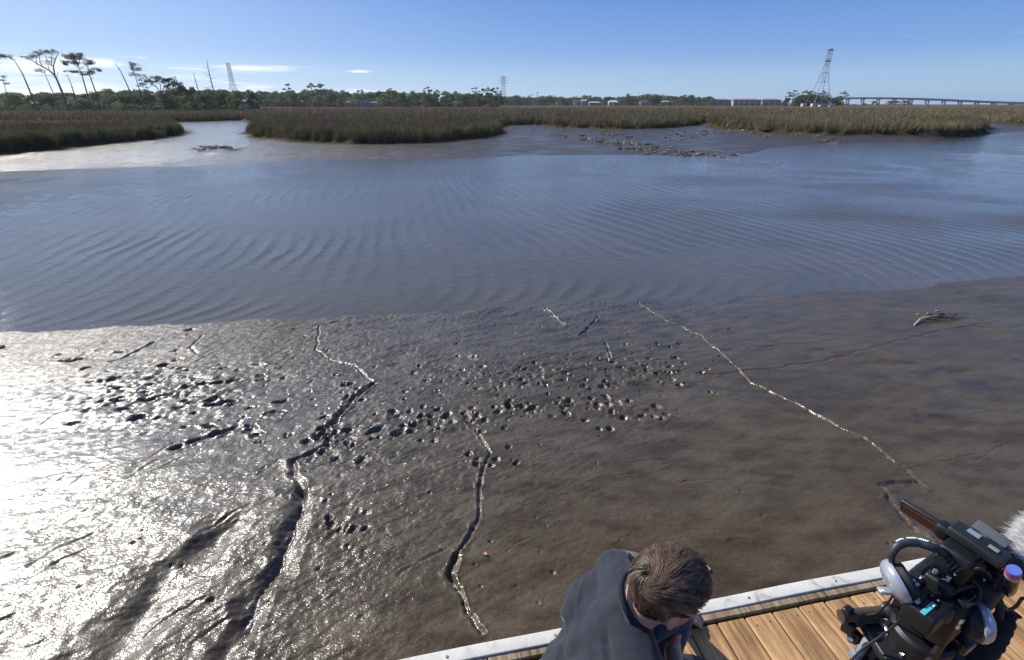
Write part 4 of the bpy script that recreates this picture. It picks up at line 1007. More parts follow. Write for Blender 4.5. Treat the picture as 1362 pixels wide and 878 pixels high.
# road bridge
def bridge():
    path_px = ((1060, 132.6), (1085, 131.6), (1110, 130.7), (1150, 130.2), (1185, 130.5), (1215, 131.2), (1250, 132.4), (1290, 134.3), (1330, 135.9), (1362, 137.0), (1420, 138.0), (1500, 138.4))
    Ys = [1010 - 12 * i for i in range(len(path_px))]
    top = [on_y(x, y, Y) for (x, y), Y in zip(path_px, Ys)]
    o = empty('road_bridge', (top[4].x, top[4].y, 0), 'long low road bridge on many slanting piers at the right horizon', 'bridge')
    mb = MB(); n = len(top); wd, th = 11, 2.0
    V = []; F = []
    for p in top:
        V += [(p.x, p.y - wd / 2, p.z - th), (p.x, p.y + wd / 2, p.z - th), (p.x, p.y + wd / 2, p.z), (p.x, p.y - wd / 2, p.z)]
    for i in range(n - 1):
        for j in range(4): F.append((i * 4 + j, i * 4 + (j + 1) % 4, (i + 1) * 4 + (j + 1) % 4, (i + 1) * 4 + j))
    mb.add(V, F); mb.build('deck', simple('bridge_concrete', (.27, .27, .28), .8, var=.08, scale=.1), o, smooth=False)
    for s in (-1, 1):
        r = MB(); V = []; F = []
        for p in top:
            y = p.y + s * (wd / 2 - .25); V += [(p.x, y - .2, p.z + .01), (p.x, y + .2, p.z + .01), (p.x, y + .2, p.z + 1.1), (p.x, y - .2, p.z + 1.1)]
        for i in range(n - 1):
            for j in range(4): F.append((i * 4 + j, i * 4 + (j + 1) % 4, (i + 1) * 4 + (j + 1) % 4, (i + 1) * 4 + j))
        r.add(V, F); r.build('parapet', m_conc, o, smooth=False)
    xs = [p.x for p in top]; zs = [p.z for p in top]; ys = [p.y for p in top]
    pxs = list(range(1092, 1420, 17))
    for px in pxs:
        x = on_y(px, 132, 985).x; z = float(np.interp(x, xs, zs)); y = float(np.interp(x, xs, ys)); z0 = gz(x, y) - .5
        if z - th - z0 < 1.2: continue
        mb = MB()
        for s in (-1, 1): mb.box((x, y + s * 3.2, (z0 + z - th) / 2 - .45), (1.5, 1.6, z - th - z0 - .9))
        mb.box((x, y, z - th - .46), (1.9, 10, .9)); mb.build('pier', m_conc, o, smooth=False)
bridge()
m_post = simple('weathered_post_wood', (.10, .085, .07), .9, var=.25, scale=2)
def post(px, py_t, Y, r, label, cap=None):
    t = on_y(px, py_t, Y); z0 = gz(t.x, Y); mb = MB(); mb.tube([(t.x, Y, z0 - .3), (t.x + .03, Y, (z0 + t.z) / 2), (t.x, Y, t.z)], [r, r * .95, r * .85], 8)
    o = mb.build('marsh_post', m_post); tag(o, label, 'post')
post(653.5, 128, 200, .16, 'dark wooden post standing in the marsh below the umbrella pines')
post(688.5, 132.5, 210, .18, 'shorter dark wooden post in the marsh right of the middle tower')
def utility(px, py_t, Y, label):
    t = on_y(px, py_t, Y); z0 = gz(t.x, Y); o = empty('utility_pole', (t.x, Y, z0), label, 'utility pole')
    mb = MB(); mb.tube([(t.x, Y, z0), (t.x, Y, t.z)], [.35, .25], 6); mb.build('pole', m_post, o)
    mb = MB(); mb.box((t.x, Y, t.z - .8), (4.5, .3, .35)); mb.build('cross_bar', m_post, o, smooth=False)
utility(715, 122.5, 690, 'utility pole with a cross bar standing over the low wood')
utility(707.5, 125, 690, 'thin utility pole left of the taller cross bar pole')
def marker():
    Y = 300; t = on_y(891.5, 136.5, Y); z0 = gz(t.x, Y); o = empty('channel_marker', (t.x, Y, z0), 'dark channel marker board on a pile before the teal roofed shelter', 'channel marker')
    mb = MB(); mb.tube([(t.x, Y, z0 - .3), (t.x, Y, t.z)], .18, 8); mb.build('pile', m_post, o)
    mb = MB(); mb.box((t.x, Y - .25, t.z - .35), (.8, .08, .8)); mb.build('board', simple('dark_board', (.05, .05, .055), .6), o, smooth=False)
marker()

# ================================================================== OYSTER CLUMPS
m_oys = attr_mat('oyster_shell', .6, 0, .4)
def oyster_proto(seed, nsh=22):
    rr = random.Random(seed); mb = MB()
    for i in range(nsh):
        a = rr.uniform(0, 6.28); q = rr.uniform(0, .24); l = rr.uniform(.07, .14); w = l * rr.uniform(.4, .6)
        base = Vector((q * math.cos(a), q * math.sin(a), -.02)); d = Vector((math.cos(a) * rr.uniform(.1, .8), math.sin(a) * rr.uniform(.1, .8), rr.uniform(.5, 1))).normalized()
        s = d.orthogonal().normalized(); s.rotate(Quaternion(d, rr.uniform(0, 6.28))); nrm = d.cross(s)
        c = rr.choice([(.13, .115, .085), (.20, .17, .13), (.09, .08, .065), (.42, .37, .29)])
        P = [base, base + d * l * .45 + s * w * .5, base + d * l * .85 + s * w * .4, base + d * l, base + d * l * .8 - s * w * .42, base + d * l * .4 - s * w * .5]
        Q = [p + nrm * .022 for p in P]; Q[0] = P[0] + nrm * .01
        V = P + Q; F = [(5, 4, 3, 2, 1, 0), (6, 7, 8, 9, 10, 11)] + [(j, (j + 1) % 6, 6 + (j + 1) % 6, 6 + j) for j in range(6)]
        mb.add(V, F, c)
    mb.ellipsoid((0, 0, -.03), (.27, .27, .075), None, 12, 6, (.07, .062, .05))
    me = bpy.data.meshes.new('oyster_clump'); me.from_pydata(mb.V, [], mb.F); me.update(); me.materials.append(m_oys)
    a = me.attributes.new('Col', 'FLOAT_COLOR', 'POINT'); a.data.foreach_set('color', np.array([(*c, 1) for c in mb.C], np.float32).ravel())
    return me
OY = [oyster_proto(s) for s in range(7)]
def oysters(n, pts, sx, sy, label, group, seed, s0=.42, s1=1.15):
    rr = random.Random(seed)
    for i in range(n):
        k = rr.uniform(0, len(pts) - 1.001); a = int(k); f = k - a
        px = pts[a][0] * (1 - f) + pts[a + 1][0] * f + rr.gauss(0, sx); py = pts[a][1] * (1 - f) + pts[a + 1][1] * f + rr.gauss(0, sy)
        p = on_z(px, py, -.15)
        z = gz(p.x, p.y); o = bpy.data.objects.new('oyster_clump', rr.choice(OY)); COL.objects.link(o)
        sc = rr.uniform(s0, s1); o.location = (p.x, p.y, z); o.rotation_euler = (rr.uniform(-.2, .2), rr.uniform(-.2, .2), rr.uniform(0, 6.28)); o.scale = (sc * 1.3, sc * 1.3, sc * .9)
        tag(o, label, 'oyster clump', group)
oysters(34, ((258, 200), (275, 197.5), (300, 197), (322, 199)), 5, .8, 'dark oyster clump in the small reef before the left creek mouth', 'oyster clumps of the small left reef', 1, .5, 1.1)
oysters(84, ((735, 183), (770, 184.5), (800, 187.5), (835, 192), (870, 196), (905, 199)), 13, 2.3, 'grey oyster clump on the long reef crossing the middle mudflat', 'oyster clumps of the long middle reef', 2)
oysters(30, ((805, 178), (825, 181), (835, 183)), 8, 1.5, 'grey oyster clump behind the long reef near the marsh edge', 'oyster clumps behind the long reef', 3)
oysters(48, ((890, 183), (920, 178.5), (950, 176), (1000, 177), (1015, 180)), 8, 1.8, 'pale grey oyster clump before the golden marsh edge', 'oyster clumps before the golden marsh edge', 4)
oysters(26, ((900, 200), (940, 202), (985, 203), (1012, 204)), 9, .9, 'dark oyster clump along the waterline of the middle mudflat', 'oyster clumps along the far waterline', 5)
oysters(30, ((1050, 181), (1075, 180.5), (1095, 184), (1118, 188)), 6, 1.0, 'pale oyster clump in the bright patch below the golden marsh', 'bright oyster clumps below the golden marsh', 6, .4, .9)
oysters(40, ((680, 172), (720, 171), (780, 174), (860, 176), (930, 170)), 16, 2.5, 'small scattered oyster clump on the mud below the middle marsh', 'oyster clumps scattered below the middle marsh', 7, .3, .7)

# ================================================================== AIR
m_haze = bpy.data.materials.new('haze'); m_haze.use_nodes = True; nt = m_haze.node_tree; nt.nodes.remove(nt.nodes['Principled BSDF'])
pv = nt.nodes.new('ShaderNodeVolumePrincipled'); pv.inputs['Color'].default_value = (.80, .90, 1.0, 1); pv.inputs['Density'].default_value = .00011; pv.inputs['Anisotropy'].default_value = .35
L(nt, pv.outputs[0], nt.nodes['Material Output'].inputs['Volume'])
mb = MB(); mb.box((0, 2500, 40.5), (15000, 12000, 87)); hz_o = mb.build('haze', m_haze, smooth=False); tag(hz_o, 'thin pale sea haze over the marsh', kind='stuff')

# ================================================================== DOCK
DECK_Z = .50
DE = Vector((.9815, .1914, 0)); DN = Vector((-.1914, .9815, 0)); D0 = Vector((0, 1.194, 0))
DM = Matrix((DE, DN, Vector((0, 0, 1)))).transposed()
def DK(s, d, z): return D0 + DE * s - DN * d + Vector((0, 0, z))     # d: distance inboard of the outer edge
def wood_mat(name, tones, sat=1.0):
    m, nt, b = new_mat(name)
    p = pos(nt); a = nt.nodes.new('ShaderNodeAttribute'); a.attribute_name = 'Col'
    q = mapping(nt, p, (1, 1, 1), (0, 0, -math.atan2(DE.y, DE.x)))
    off = nt.nodes.new('ShaderNodeVectorMath'); off.operation = 'MULTIPLY_ADD'; L(nt, a.outputs['Color'], off.inputs[0]); off.inputs[1].default_value = (7, 9, 5); L(nt, q, off.inputs[2])
    warp = noise(nt, mapping(nt, off.outputs[0], (7, 2.2, 5)), 1.0, 3)
    wv = nt.nodes.new('ShaderNodeVectorMath'); wv.operation = 'MULTIPLY_ADD'; L(nt, warp.outputs['Color'], wv.inputs[0]); wv.inputs[1].default_value = (.05, .0, .02); L(nt, off.outputs[0], wv.inputs[2])
    g1 = noise(nt, mapping(nt, wv.outputs[0], (75, 2.4, 40)), 1.0, 6, .62); g2 = noise(nt, mapping(nt, wv.outputs[0], (260, 7, 100)), 1.0, 3, .6)
    blot = noise(nt, mapping(nt, off.outputs[0], (9, 5, 5)), 1.0, 4, .6)
    c = ramp(nt, g1.outputs[0], [(.28, tones[0]), (.46, tones[1]), (.60, tones[2]), (.78, tones[3])]).outputs[0]
    c = mixc(nt, .8, c, ramp(nt, g2.outputs[0], [(.3, (.72, .68, .62)), (.62, (1.08, 1.08, 1.06))]).outputs[0], 'MULTIPLY')
    c = mixc(nt, .8, c, ramp(nt, blot.outputs[0], [(.3, (.62, .55, .48)), (.55, (1, 1, 1)), (.75, (1.15, 1.15, 1.15))]).outputs[0], 'MULTIPLY')
    sp = nt.nodes.new('ShaderNodeSeparateColor'); L(nt, a.outputs['Color'], sp.inputs[0])
    tone = mathn(nt, 'MULTIPLY_ADD', sp.outputs[2], .35, .80)
    tv = nt.nodes.new('ShaderNodeVectorMath'); tv.operation = 'SCALE'; L(nt, c, tv.inputs[0]); L(nt, tone, tv.inputs['Scale'])
    # knots
    vo = nt.nodes.new('ShaderNodeTexVoronoi'); vo.inputs['Scale'].default_value = 1; L(nt, mapping(nt, off.outputs[0], (9, 3.4, 1)), vo.inputs['Vector'])
    kn = ramp(nt, vo.outputs['Distance'], [(.05, (.30, .22, .16)), (.10, (1, 1, 1))])
    L(nt, mixc(nt, .8, tv.outputs[0], kn.outputs[0], 'MULTIPLY'), b.inputs['Base Color'])
    b.inputs['Roughness'].default_value = .62; b.inputs['Specular IOR Level'].default_value = .3
    hh = mathn(nt, 'ADD', g1.outputs[0], mathn(nt, 'MULTIPLY', g2.outputs[0], .5)); L(nt, bump(nt, hh, .8, .0018), b.inputs['Normal'])
    return m
m_deck = wood_mat('pressure_treated_pine', [(.23, .125, .055), (.42, .245, .112), (.55, .345, .17), (.64, .44, .25)])
m_trimw = wood_mat('weathered_trim_wood', [(.09, .065, .04), (.22, .165, .10), (.33, .26, .165), (.42, .34, .22)])
m_rail, nt, b = new_mat('white_vinyl_rail')
p = pos(nt); n1 = noise(nt, p, 14, 6, .65, .5); n2 = noise(nt, mapping(nt, p, (1, 1, 1), (0, 0, -.19)), 60, 5, .7)
c = ramp(nt, n1.outputs[0], [(.30, (.36, .34, .28)), (.44, (.60, .58, .51)), (.7, (.69, .675, .61))]).outputs[0]
c = mixc(nt, .75, c, ramp(nt, n2.outputs[0], [(.30, (.45, .43, .40)), (.40, (1, 1, 1))]).outputs[0], 'MULTIPLY')
L(nt, c, b.inputs['Base Color']); b.inputs['Roughness'].default_value = .6; b.inputs['Specular IOR Level'].default_value = .25; L(nt, bump(nt, n2.outputs[0], .3, .002), b.inputs['Normal'])
m_screw = simple('screw_steel', (.22, .21, .20), .5, metal=.7)
m_under = simple('dark_dock_frame', (.07, .055, .042), .9, var=.3, scale=8)
dock = empty('floating_dock', DK(.5, 1.0, 0), 'wooden plank dock with a white vinyl rub rail along its edge', 'dock')
rr = random.Random(5)
mb = MB(); PITCHP = .121; S_OFF = .803
for i in range(-30, 34):
    s0 = S_OFF + PITCHP * i + .003; s1 = S_OFF + PITCHP * (i + 1) - .003
    col = (rr.random(), rr.random(), rr.random())
    d0 = .088 + rr.uniform(0, .004)
    mb.box(DK((s0 + s1) / 2, (d0 + 3.2) / 2, DECK_Z - .0165 + rr.uniform(-.0012, .0012)), (s1 - s0, 3.2 - d0, .033), DM, .004, col)
mb.build('decking', m_deck, dock, smooth=False, color=True)
mb = MB()
for k in range(5):
    s0, s1 = -3.6 + 1.75 * k, -3.6 + 1.75 * (k + 1) - .004
    mb.box(DK((s0 + s1) / 2, .0655, DECK_Z - .06 + .008), (s1 - s0, .029, .12), DM, .003, (rr.random(), rr.random(), rr.random()))
mb.build('edge_board', m_trimw, dock, smooth=False, color=True)
# the rub rail: rounded profile swept along the edge, slightly wavy
prof = [(.0495, -.14), (.0495, .0125), (.0485, .0140), (.046, .0146), (.004, .0146), (.0012, .0140), (.0, .0122), (-.001, .004), (-.001, -.10), (.004, -.14)]
V = []; F = []; ns = 90
for k in range(ns + 1):
    s = -3.6 + 8.75 * k / ns
    for (d, z) in prof:
        V.append(DK(s, d + .0012 * math.sin(s * 9), DECK_Z + z + .0014 * math.sin(s * 5.3 + 1)))
npf = len(prof)
for k in range(ns):
    for j in range(npf):
        j2 = (j + 1) % npf
        F.append((k * npf + j, (k + 1) * npf + j, (k + 1) * npf + j2, k * npf + j2))
mb = MB(); mb.add(V, F); rail = mb.build('rub_rail', m_rail, dock, angle=60)
for k, s in enumerate([S_OFF - 3.1 + .41 * i for i in range(18)]):
    mb = MB(); q = DK(s, .024 + rr.uniform(-.004, .004), DECK_Z + .0140); mb.lathe(q, (0, 0, 1), [(.0055, 0), (.0055, .002), (.004, .0032), (.0018, .0026)], 10); mb.build('rail_screw', m_screw, rail)
mb = MB()
for i in range(-10, 20):
    for d in (.125, 1.3):
        for ds in (-.032, .034):
            q = DK(S_OFF + PITCHP * (i + .5) + ds + rr.uniform(-.006, .006), d + rr.uniform(-.008, .008), DECK_Z - .0004)
            mb.lathe(q, (0, 0, 1), [(.0042, 0), (.0042, .0012), (.002, .0008)], 8)
so_ = mb.build('deck_screws', m_screw, dock); so_['kind'] = 'stuff'
mb = MB()
for s, d, sx, sy, z, h in ((.7, .11, 8.6, .05, .33, .22), (.7, 3.1, 8.6, .05, .33, .22), (-3.55, 1.6, .05, 3.0, .33, .22), (5.0, 1.6, .05, 3.0, .33, .22), (.7, 1.6, 8.6, .05, .33, .2)):
    mb.box(DK(s, d, z), (sx, sy, h), DM, .005)
mb.build('frame', m_under, dock, smooth=False)
for s in (-2.5, .6, 3.8):
    mb = MB(); mb.box(DK(s, 1.6, .13), (1.6, 2.6, .18), DM, .04); mb.build('float', simple('black_float', (.02, .02, .02), .6), dock, smooth=False)

# ================================================================== SMALL THINGS ON THE MUD
m_leafd = simple('dead_frond', (.46, .39, .27), .7, var=.3, scale=60)
m_leafb = simple('soaked_frond', (.09, .07, .05), .6, var=.3, scale=60)
def frond():
    pts = [mud_pt(*q) for q in ((1216, 432), (1224, 425), (1236, 423), (1250, 421.5), (1268, 422))]
    P = [Vector((x, y, mud_z(x, y) + h)) for (x, y), h in zip(pts, (.006, .03, .035, .025, .006))]
    o = empty('palm_frond', P[0], 'broken pale palm frond lying half sunk on the wet mud', 'palm frond')
    mb = MB(); mb.tube(P[:4], [.011, .012, .009, .006], 8); mb.build('stalk', m_leafd, o)
    rr = random.Random(4)
    for k in range(15):
        f = .8 + k * .2; a = min(int(f), 3); t = f - a
        b0 = P[a].lerp(P[min(a + 1, 4)], t); sgn = 1 if k % 2 else -1
        d = Vector((.75 + rr.uniform(-.2, .3), sgn * rr.uniform(.15, .75), 0)).normalized() * rr.uniform(.14, .30)
        e_ = b0 + d; e_.z = mud_z(e_.x, e_.y) + .008; mid = b0.lerp(e_, .5) + Vector((0, 0, rr.uniform(.0, .025)))
        s = Vector((-d.y, d.x, 0)).normalized() * .012
        mb = MB(); up = Vector((0, 0, .004))
        mb.add([b0 - s * .4, b0 + s * .4, mid + s, e_, mid - s, b0 - s * .4 + up, b0 + s * .4 + up, mid + s + up, e_ + up, mid - s + up],
               [(4, 3, 2, 1, 0), (5, 6, 7, 8, 9), (0, 1, 6, 5), (1, 2, 7, 6), (2, 3, 8, 7), (3, 4, 9, 8), (4, 0, 5, 9)])
        mb.build('leaflet', m_leafd if k in (1, 3, 7) else m_leafb, o, smooth=False)
    for q in ((1221, 421), (1234, 420), (1246, 417)):
        x, y = mud_pt(*q); mb = MB(); c0 = Vector((x, y, mud_z(x, y) + .035)); mb.ellipsoid(c0, (.035, .016, .012), Matrix.Rotation(.4, 3, 'Y'), 10, 6); mb.build('bract', m_leafd, o)
frond()
m_orange = simple('orange_leaf', (.50, .20, .07), .6, var=.2, scale=80)
def leaf(px, py, l, rz, label):
    x, y = mud_pt(px, py); z = mud_z(x, y) + .008; c = Vector((x, y, z)); M = Matrix.Rotation(rz, 3, 'Z')
    n = 7; V = []; F = []
    for i in range(n):
        t = i / (n - 1) * 2 - 1; w = .26 * l * math.sqrt(max(0, 1 - t * t)) * (1 - .25 * t) + .001
        for s in (-1, 0, 1):
            V.append(c + M @ Vector((t * l / 2, s * w, .10 * l * (abs(s) - .3) + .1 * l * t * t)))
    k = len(V); V += [v - Vector((0, 0, .0015)) for v in V]
    for i in range(n - 1):
        for j in range(2):
            a = i * 3 + j; F += [(a, a + 3, a + 4, a + 1), (k + a + 1, k + a + 4, k + a + 3, k + a)]
    mb = MB(); mb.add(V, F); o = mb.build('leaf', m_orange); tag(o, label, 'leaf')
leaf(938, 758, .055, 2.0, 'small orange dead leaf on brown mud right of the crouching man\'s head')
leaf(645, 738, .035, -.8, 'tiny orange leaf on mud beside the middle gully')

# ================================================================== CAMERA RIG ON TRIPOD
class RB(MB):
    _cache = {}
    def box(s, c, size, M=None, bev=0.0, col=None):
        if bev <= .0007: return MB.box(s, c, size, M, bev, col)
        bev = min(bev, min(size) * .42); key = (tuple(round(v, 5) for v in size), round(bev, 5))
        if key not in RB._cache:
            bm = bmesh.new(); bmesh.ops.create_cube(bm, size=1.0)
            for v in bm.verts: v.co = Vector((v.co.x * size[0], v.co.y * size[1], v.co.z * size[2]))
            bmesh.ops.bevel(bm, geom=list(bm.edges), offset=bev, segments=3, profile=.5, affect='EDGES')
            bm.verts.index_update(); RB._cache[key] = ([v.co.copy() for v in bm.verts], [tuple(v.index for v in f.verts) for f in bm.faces]); bm.free()
        P, F = RB._cache[key]; M = M or Matrix.Identity(3); c = Vector(c)
        s.add([c + M @ p for p in P], F, col); return s
al = R(28); RF = Vector((math.cos(al), math.sin(al), 0)); RL = Vector((-math.sin(al), math.cos(al), 0)); RU = Vector((0, 0, 1))
RM = Matrix((RF, RL, RU)).transposed()
def black(name, v=.012, rough=.45, **k): return simple(name, (v * .9, v, v * 1.22), rough, var=.2, scale=60, **k)
m_blk = black('black_plastic', .009, .5, bumpd=.00012, bscale=900, spec=.35); m_blk2 = black('matte_black_metal', .010, .5, spec=.4); m_gls = black('gloss_black', .012, .18); m_rub = black('black_rubber', .014, .7)
m_dgrey = simple('dark_grey_plastic', (.015, .016, .018), .45, var=.12, scale=60); m_silver = simple('brushed_silver', (.62, .63, .65), .28, metal=.9, var=.06, scale=40)
m_shell = simple('silver_grey_shell', (.38, .41, .46), .22, metal=.35, var=.05, scale=20); m_teal = simple('teal_sticker', (.09, .50, .55), .45, var=.05); m_wlab = simple('white_print', (.72, .72, .70), .5, var=.05)
m_brown = simple('bronze_tube', (.105, .078, .058), .4, metal=.4, var=.15); m_screen = simple('dark_brown_screen', (.085, .040, .024), .2, var=.25, scale=12); m_red = simple('red_ring', (.60, .035, .06), .4); m_blue = simple('blue_ring', (.09, .13, .45), .4); m_grring = simple('grey_ring', (.30, .32, .42), .4)
m_fur = simple('white_fur', (.80, .79, .76), .8, var=.08, spec=.2)
def Z(px, py, z): return on_z(px, py, z)

def spline(P, n=6):
    out = []
    for i in range(len(P) - 1):
        p0, p1, p2, p3 = P[max(i - 1, 0)], P[i], P[i + 1], P[min(i + 2, len(P) - 1)]
        for k in range(n):
            t = k / n; out.append(.5 * ((2 * p1) + (p2 - p0) * t + (2 * p0 - 5 * p1 + 4 * p2 - p3) * t * t + (3 * p1 - p0 - 3 * p2 + p3) * t ** 3))
    return out + [P[-1].copy()]
# ---- tripod
tz = 1.40
hd = Z(1222, 850, 1.42)
tri = empty('tripod', (hd.x, hd.y, DECK_Z), 'black video tripod with fluid head standing on the wooden dock', 'tripod')
mb = RB(); mb.lathe((hd.x, hd.y, 1.345), RU, [(.030, 0), (.052, .006), (.056, .016), (.056, .040), (.052, .046), (.047, .048), (.047, .072), (.050, .076), (.050, .098), (.044, .104), (.02, .106)], 40)
head = mb.build('fluid_head', m_blk2, tri, angle=35)
mb = RB()
for k in range(40):
    a = 2 * math.pi * k / 40; mb.box((hd.x + .0565 * math.cos(a), hd.y + .0565 * math.sin(a), 1.373), (.003, .0045, .02), Matrix.Rotation(a, 3, 'Z'))
mb.build('drag_ring', m_rub, head, angle=32)
q = Z(1206, 841, 1.4245); mb = RB(); mb.ellipsoid(q, (.008, .005, .0015), Matrix.Rotation(.3, 3, 'Z'), 14, 6); mb.build('level_bubble', m_wlab, head)
mb = RB(); mb.box((hd.x + .012, hd.y + .006, 1.465), (.075, .05, .024), RM, .006); mb.build('plate', m_blk2, head, angle=32)
k1 = Z(1232, 843, 1.43); mb = RB(); mb.lathe(k1 - RF * .004, -RL * .5 - RF * .8, [(.012, 0), (.013, .004), (.013, .02), (.011, .024)], 18)
for k in range(12):
    a = 2 * math.pi * k / 12; ax = (-RL * .5 - RF * .8).normalized(); u_ = ax.orthogonal().normalized(); v_ = ax.cross(u_)
    c_ = k1 - RF * .004 + ax * .012 + (u_ * math.cos(a) + v_ * math.sin(a)) * .0135; mb.tube([c_ - ax * .008, c_ + ax * .008], .0016, 6)
mb.build('ribbed_knob', m_dgrey, head)
# spider and legs
spd = Vector((hd.x, hd.y, 1.335)); mb = RB(); mb.lathe(spd - RU * .05, RU, [(.02, 0), (.045, .012), (.05, .05)], 24); mb.build('bowl', m_blk, tri)
def leg(top, foot, wdir, label=None, lever=True):
    ax = (foot - top).normalized(); wd = (wdir - ax * wdir.dot(ax)).normalized(); nn = ax.cross(wd); ln = (foot - top).length
    mb = RB()
    for s in (-1, 1): mb.tube([top + wd * .017 * s, top.lerp(foot, .62) + wd * .017 * s], .0105, 12)
    lg = mb.build('leg', m_blk, tri)
    M = Matrix((ax, wd, nn)).transposed()
    for bx_ in ((.03, (.075, .058, .030)), (.085, (.02, .054, .026)), (ln * .60, (.06, .06, .034))):
        mb = RB(); mb.box(top + ax * bx_[0], bx_[1], M, .005); mb.build('clamp_block', m_dgrey, lg, angle=32)
    if lever:
        c_ = top + ax * .062 - nn * .022; mb = RB(); mb.box(c_, (.055, .016, .012), M, .004); mb.box(c_ + ax * .02 - nn * .006, (.02, .022, .012), M, .004); mb.build('lever', simple('grey_lever', (.20, .22, .25), .45), lg, angle=32)
    mb = RB(); mb.tube([top.lerp(foot, .55), foot], .0125, 12); mb.build('lower_tube', m_blk2, lg)
    mb = RB(); mb.lathe(foot + RU * .002, RU, [(.022, 0), (.024, .012), (.014, .03)], 16); mb.build('rubber_foot', m_rub, lg)
    return lg
t1 = Z(1180, 840, 1.375); leg(t1, Vector((t1.x - .22, t1.y - .08, DECK_Z)), Vector((.2, 1, 0)))
t2 = spd + Vector((.03, -.05, -.02)); leg(t2, t2 + Vector((.16, -.30, DECK_Z - t2.z)), RL, lever=False)
t3 = spd + RF * .05 + Vector((0, .0, -.02)); leg(t3, Vector((t3.x + .24, t3.y + .16, DECK_Z)), RL, lever=False)
mb = RB(); mb.tube([Z(1172, 827, 1.405), Z(1204, 873, 1.405)], .0065, 14); mb.build('hinge_pin', m_silver, tri)
mb = RB(); mb.box(Z(1176, 853, 1.394), (.052, .082, .020), Matrix.Rotation(R(-2), 3, 'Z'), .004); mb.build('leg_bracket', m_dgrey, tri, angle=32)
# stowed pan arm at the left
mb = RB(); a, c_ = Z(1118, 819, 1.42), Z(1183, 813, 1.42); mb.tube([a, c_], .0115, 16); mb.tube([Z(1136, 828, 1.40), Z(1166, 824, 1.40)], [.009, .011], 14); pa = mb.build('pan_arm', m_brown, tri)
for q, sz_, rz_ in ((Z(1128, 812, 1.44), (.022, .016, .014), .5), (Z(1129, 833, 1.385), (.022, .022, .03), .7), (Z(1137, 846, 1.36), (.016, .022, .03), .2)):
    mb = RB(); mb.box(q, sz_, Matrix.Rotation(rz_, 3, 'Z'), .005); mb.build('arm_clamp', m_gls, pa, angle=32)
mb = RB(); q = Z(1132, 851, 1.355); mb.lathe(q, (-.4, -.3, .6), [(.006, 0), (.007, .004), (.004, .012)], 12); mb.build('clamp_screw', m_silver, pa)
mb = RB(); q = Z(1181, 812, 1.425); mb.lathe(q - RL * .012, RL, [(.013, 0), (.015, .004), (.015, .02), (.012, .024)], 18); mb.build('rosette', m_dgrey, pa)
# second handle with a silver sleeve running down out of view
a, c_ = Z(1240, 856, 1.40), Z(1208, 886, 1.34); mb = RB(); mb.tube([a, a.lerp(c_, .3), c_], [.010, .014, .016], 16); h2 = mb.build('pan_handle', m_silver, tri)
mb = RB(); mb.tube([a + Vector((.03, -.005, .0)), Vector((a.x + .018, a.y - .06, 1.34)), Vector((a.x + .0, a.y - .14, 1.30))], [.022, .024, .022], 14); mb.build('grip', m_rub, h2)

# ---- video camera
O = Z(1242, 815, 1.485)
vc = empty('video_camera', O, 'black professional video camera with a teal battery sticker on the tripod', 'video camera')
mb = RB(); mb.box(O + RF * .01 + RU * .055, (.17, .088, .105), RM, .010); mb.box(O + RF * .03 + RU * .112, (.10, .06, .02), RM, .006); mb.build('body', m_blk, vc, angle=32)
lb = O + RF * .09 + RU * .058
mb = RB(); mb.lathe(lb, RF, [(.036, 0), (.040, .004), (.040, .022), (.0365, .024), (.0365, .034), (.042, .036), (.042, .062), (.038, .064), (.038, .075), (.044, .080), (.046, .105), (.042, .106), (.036, .09)], 36); ln = mb.build('lens', m_gls, vc, angle=30)
mb = RB()
for k in range(44):
    a = 2 * math.pi * k / 44; d = RL * math.cos(a) + RU * math.sin(a); mb.tube([lb + RF * .040 + d * .0422, lb + RF * .058 + d * .0422], .0016, 5)
mb.build('focus_ring', m_rub, ln)
# left side panel with buttons
sp_ = Z(1217, 778, 1.570); mb = RB(); mb.box(sp_, (.070, .026, .060), RM, .006); side = mb.build('side_panel', m_dgrey, vc, angle=32)
for k, (x, y) in enumerate(((1215, 772.5), (1220, 777.5), (1212, 781), (1221, 785), (1226, 768))):
    q = Z(x, y, 1.6015); mb = RB(); mb.ellipsoid(q, (.005, .0028, .0022), RM, 10, 6); mb.build('button', m_wlab if k < 2 else m_silver if k == 4 else m_blk, side)
# audio switch box
q = Z(1252, 774, 1.60); mb = RB(); mb.box(q, (.045, .040, .030), RM, .005); ab = mb.build('audio_box', m_dgrey, vc, angle=32)
mb = RB(); mb.box(q + RU * .0155, (.034, .031, .002), RM, .0008); mb.build('switch_face', m_gls, ab, angle=32)
for k in range(3):
    w_ = q + RU * .0175 + RF * (.006 - .009 * k) + RL * (.006 - .005 * k); mb = RB(); mb.box(w_, (.0028, .010 if k < 2 else .004, .0025), RM, .0008); mb.build('switch', m_wlab if k < 2 else m_silver, ab, angle=32)
q2 = Z(1243, 765, 1.612); mb = RB(); mb.tube([q2, q2 + RF * .012], .0028, 8); mb.build('gold_jack', simple('gold_plate', (.55, .36, .10), .3, metal=.9), ab)
# battery with sticker
q = Z(1232, 812, 1.575); mb = RB(); mb.box(q, (.070, .046, .040), RM, .005); bt = mb.build('battery', m_blk, vc, angle=32)
mb = RB(); mb.box(q + RU * .0205 - RL * .004 - RF * .016, (.038, .0075, .0012), RM, .0004); mb.build('teal_label', m_teal, bt, angle=32)
for k, (df, dl, w_) in enumerate(((-.018, .011, .010), (.005, .010, .012), (-.003, .003, .012))):
    mb = RB(); mb.box(q + RU * .0204 + RF * df + RL * dl, (w_, .0035 if k else .006, .0008), RM, .0003); mb.build('print_mark', m_wlab if k == 0 else m_dgrey, bt, angle=32)
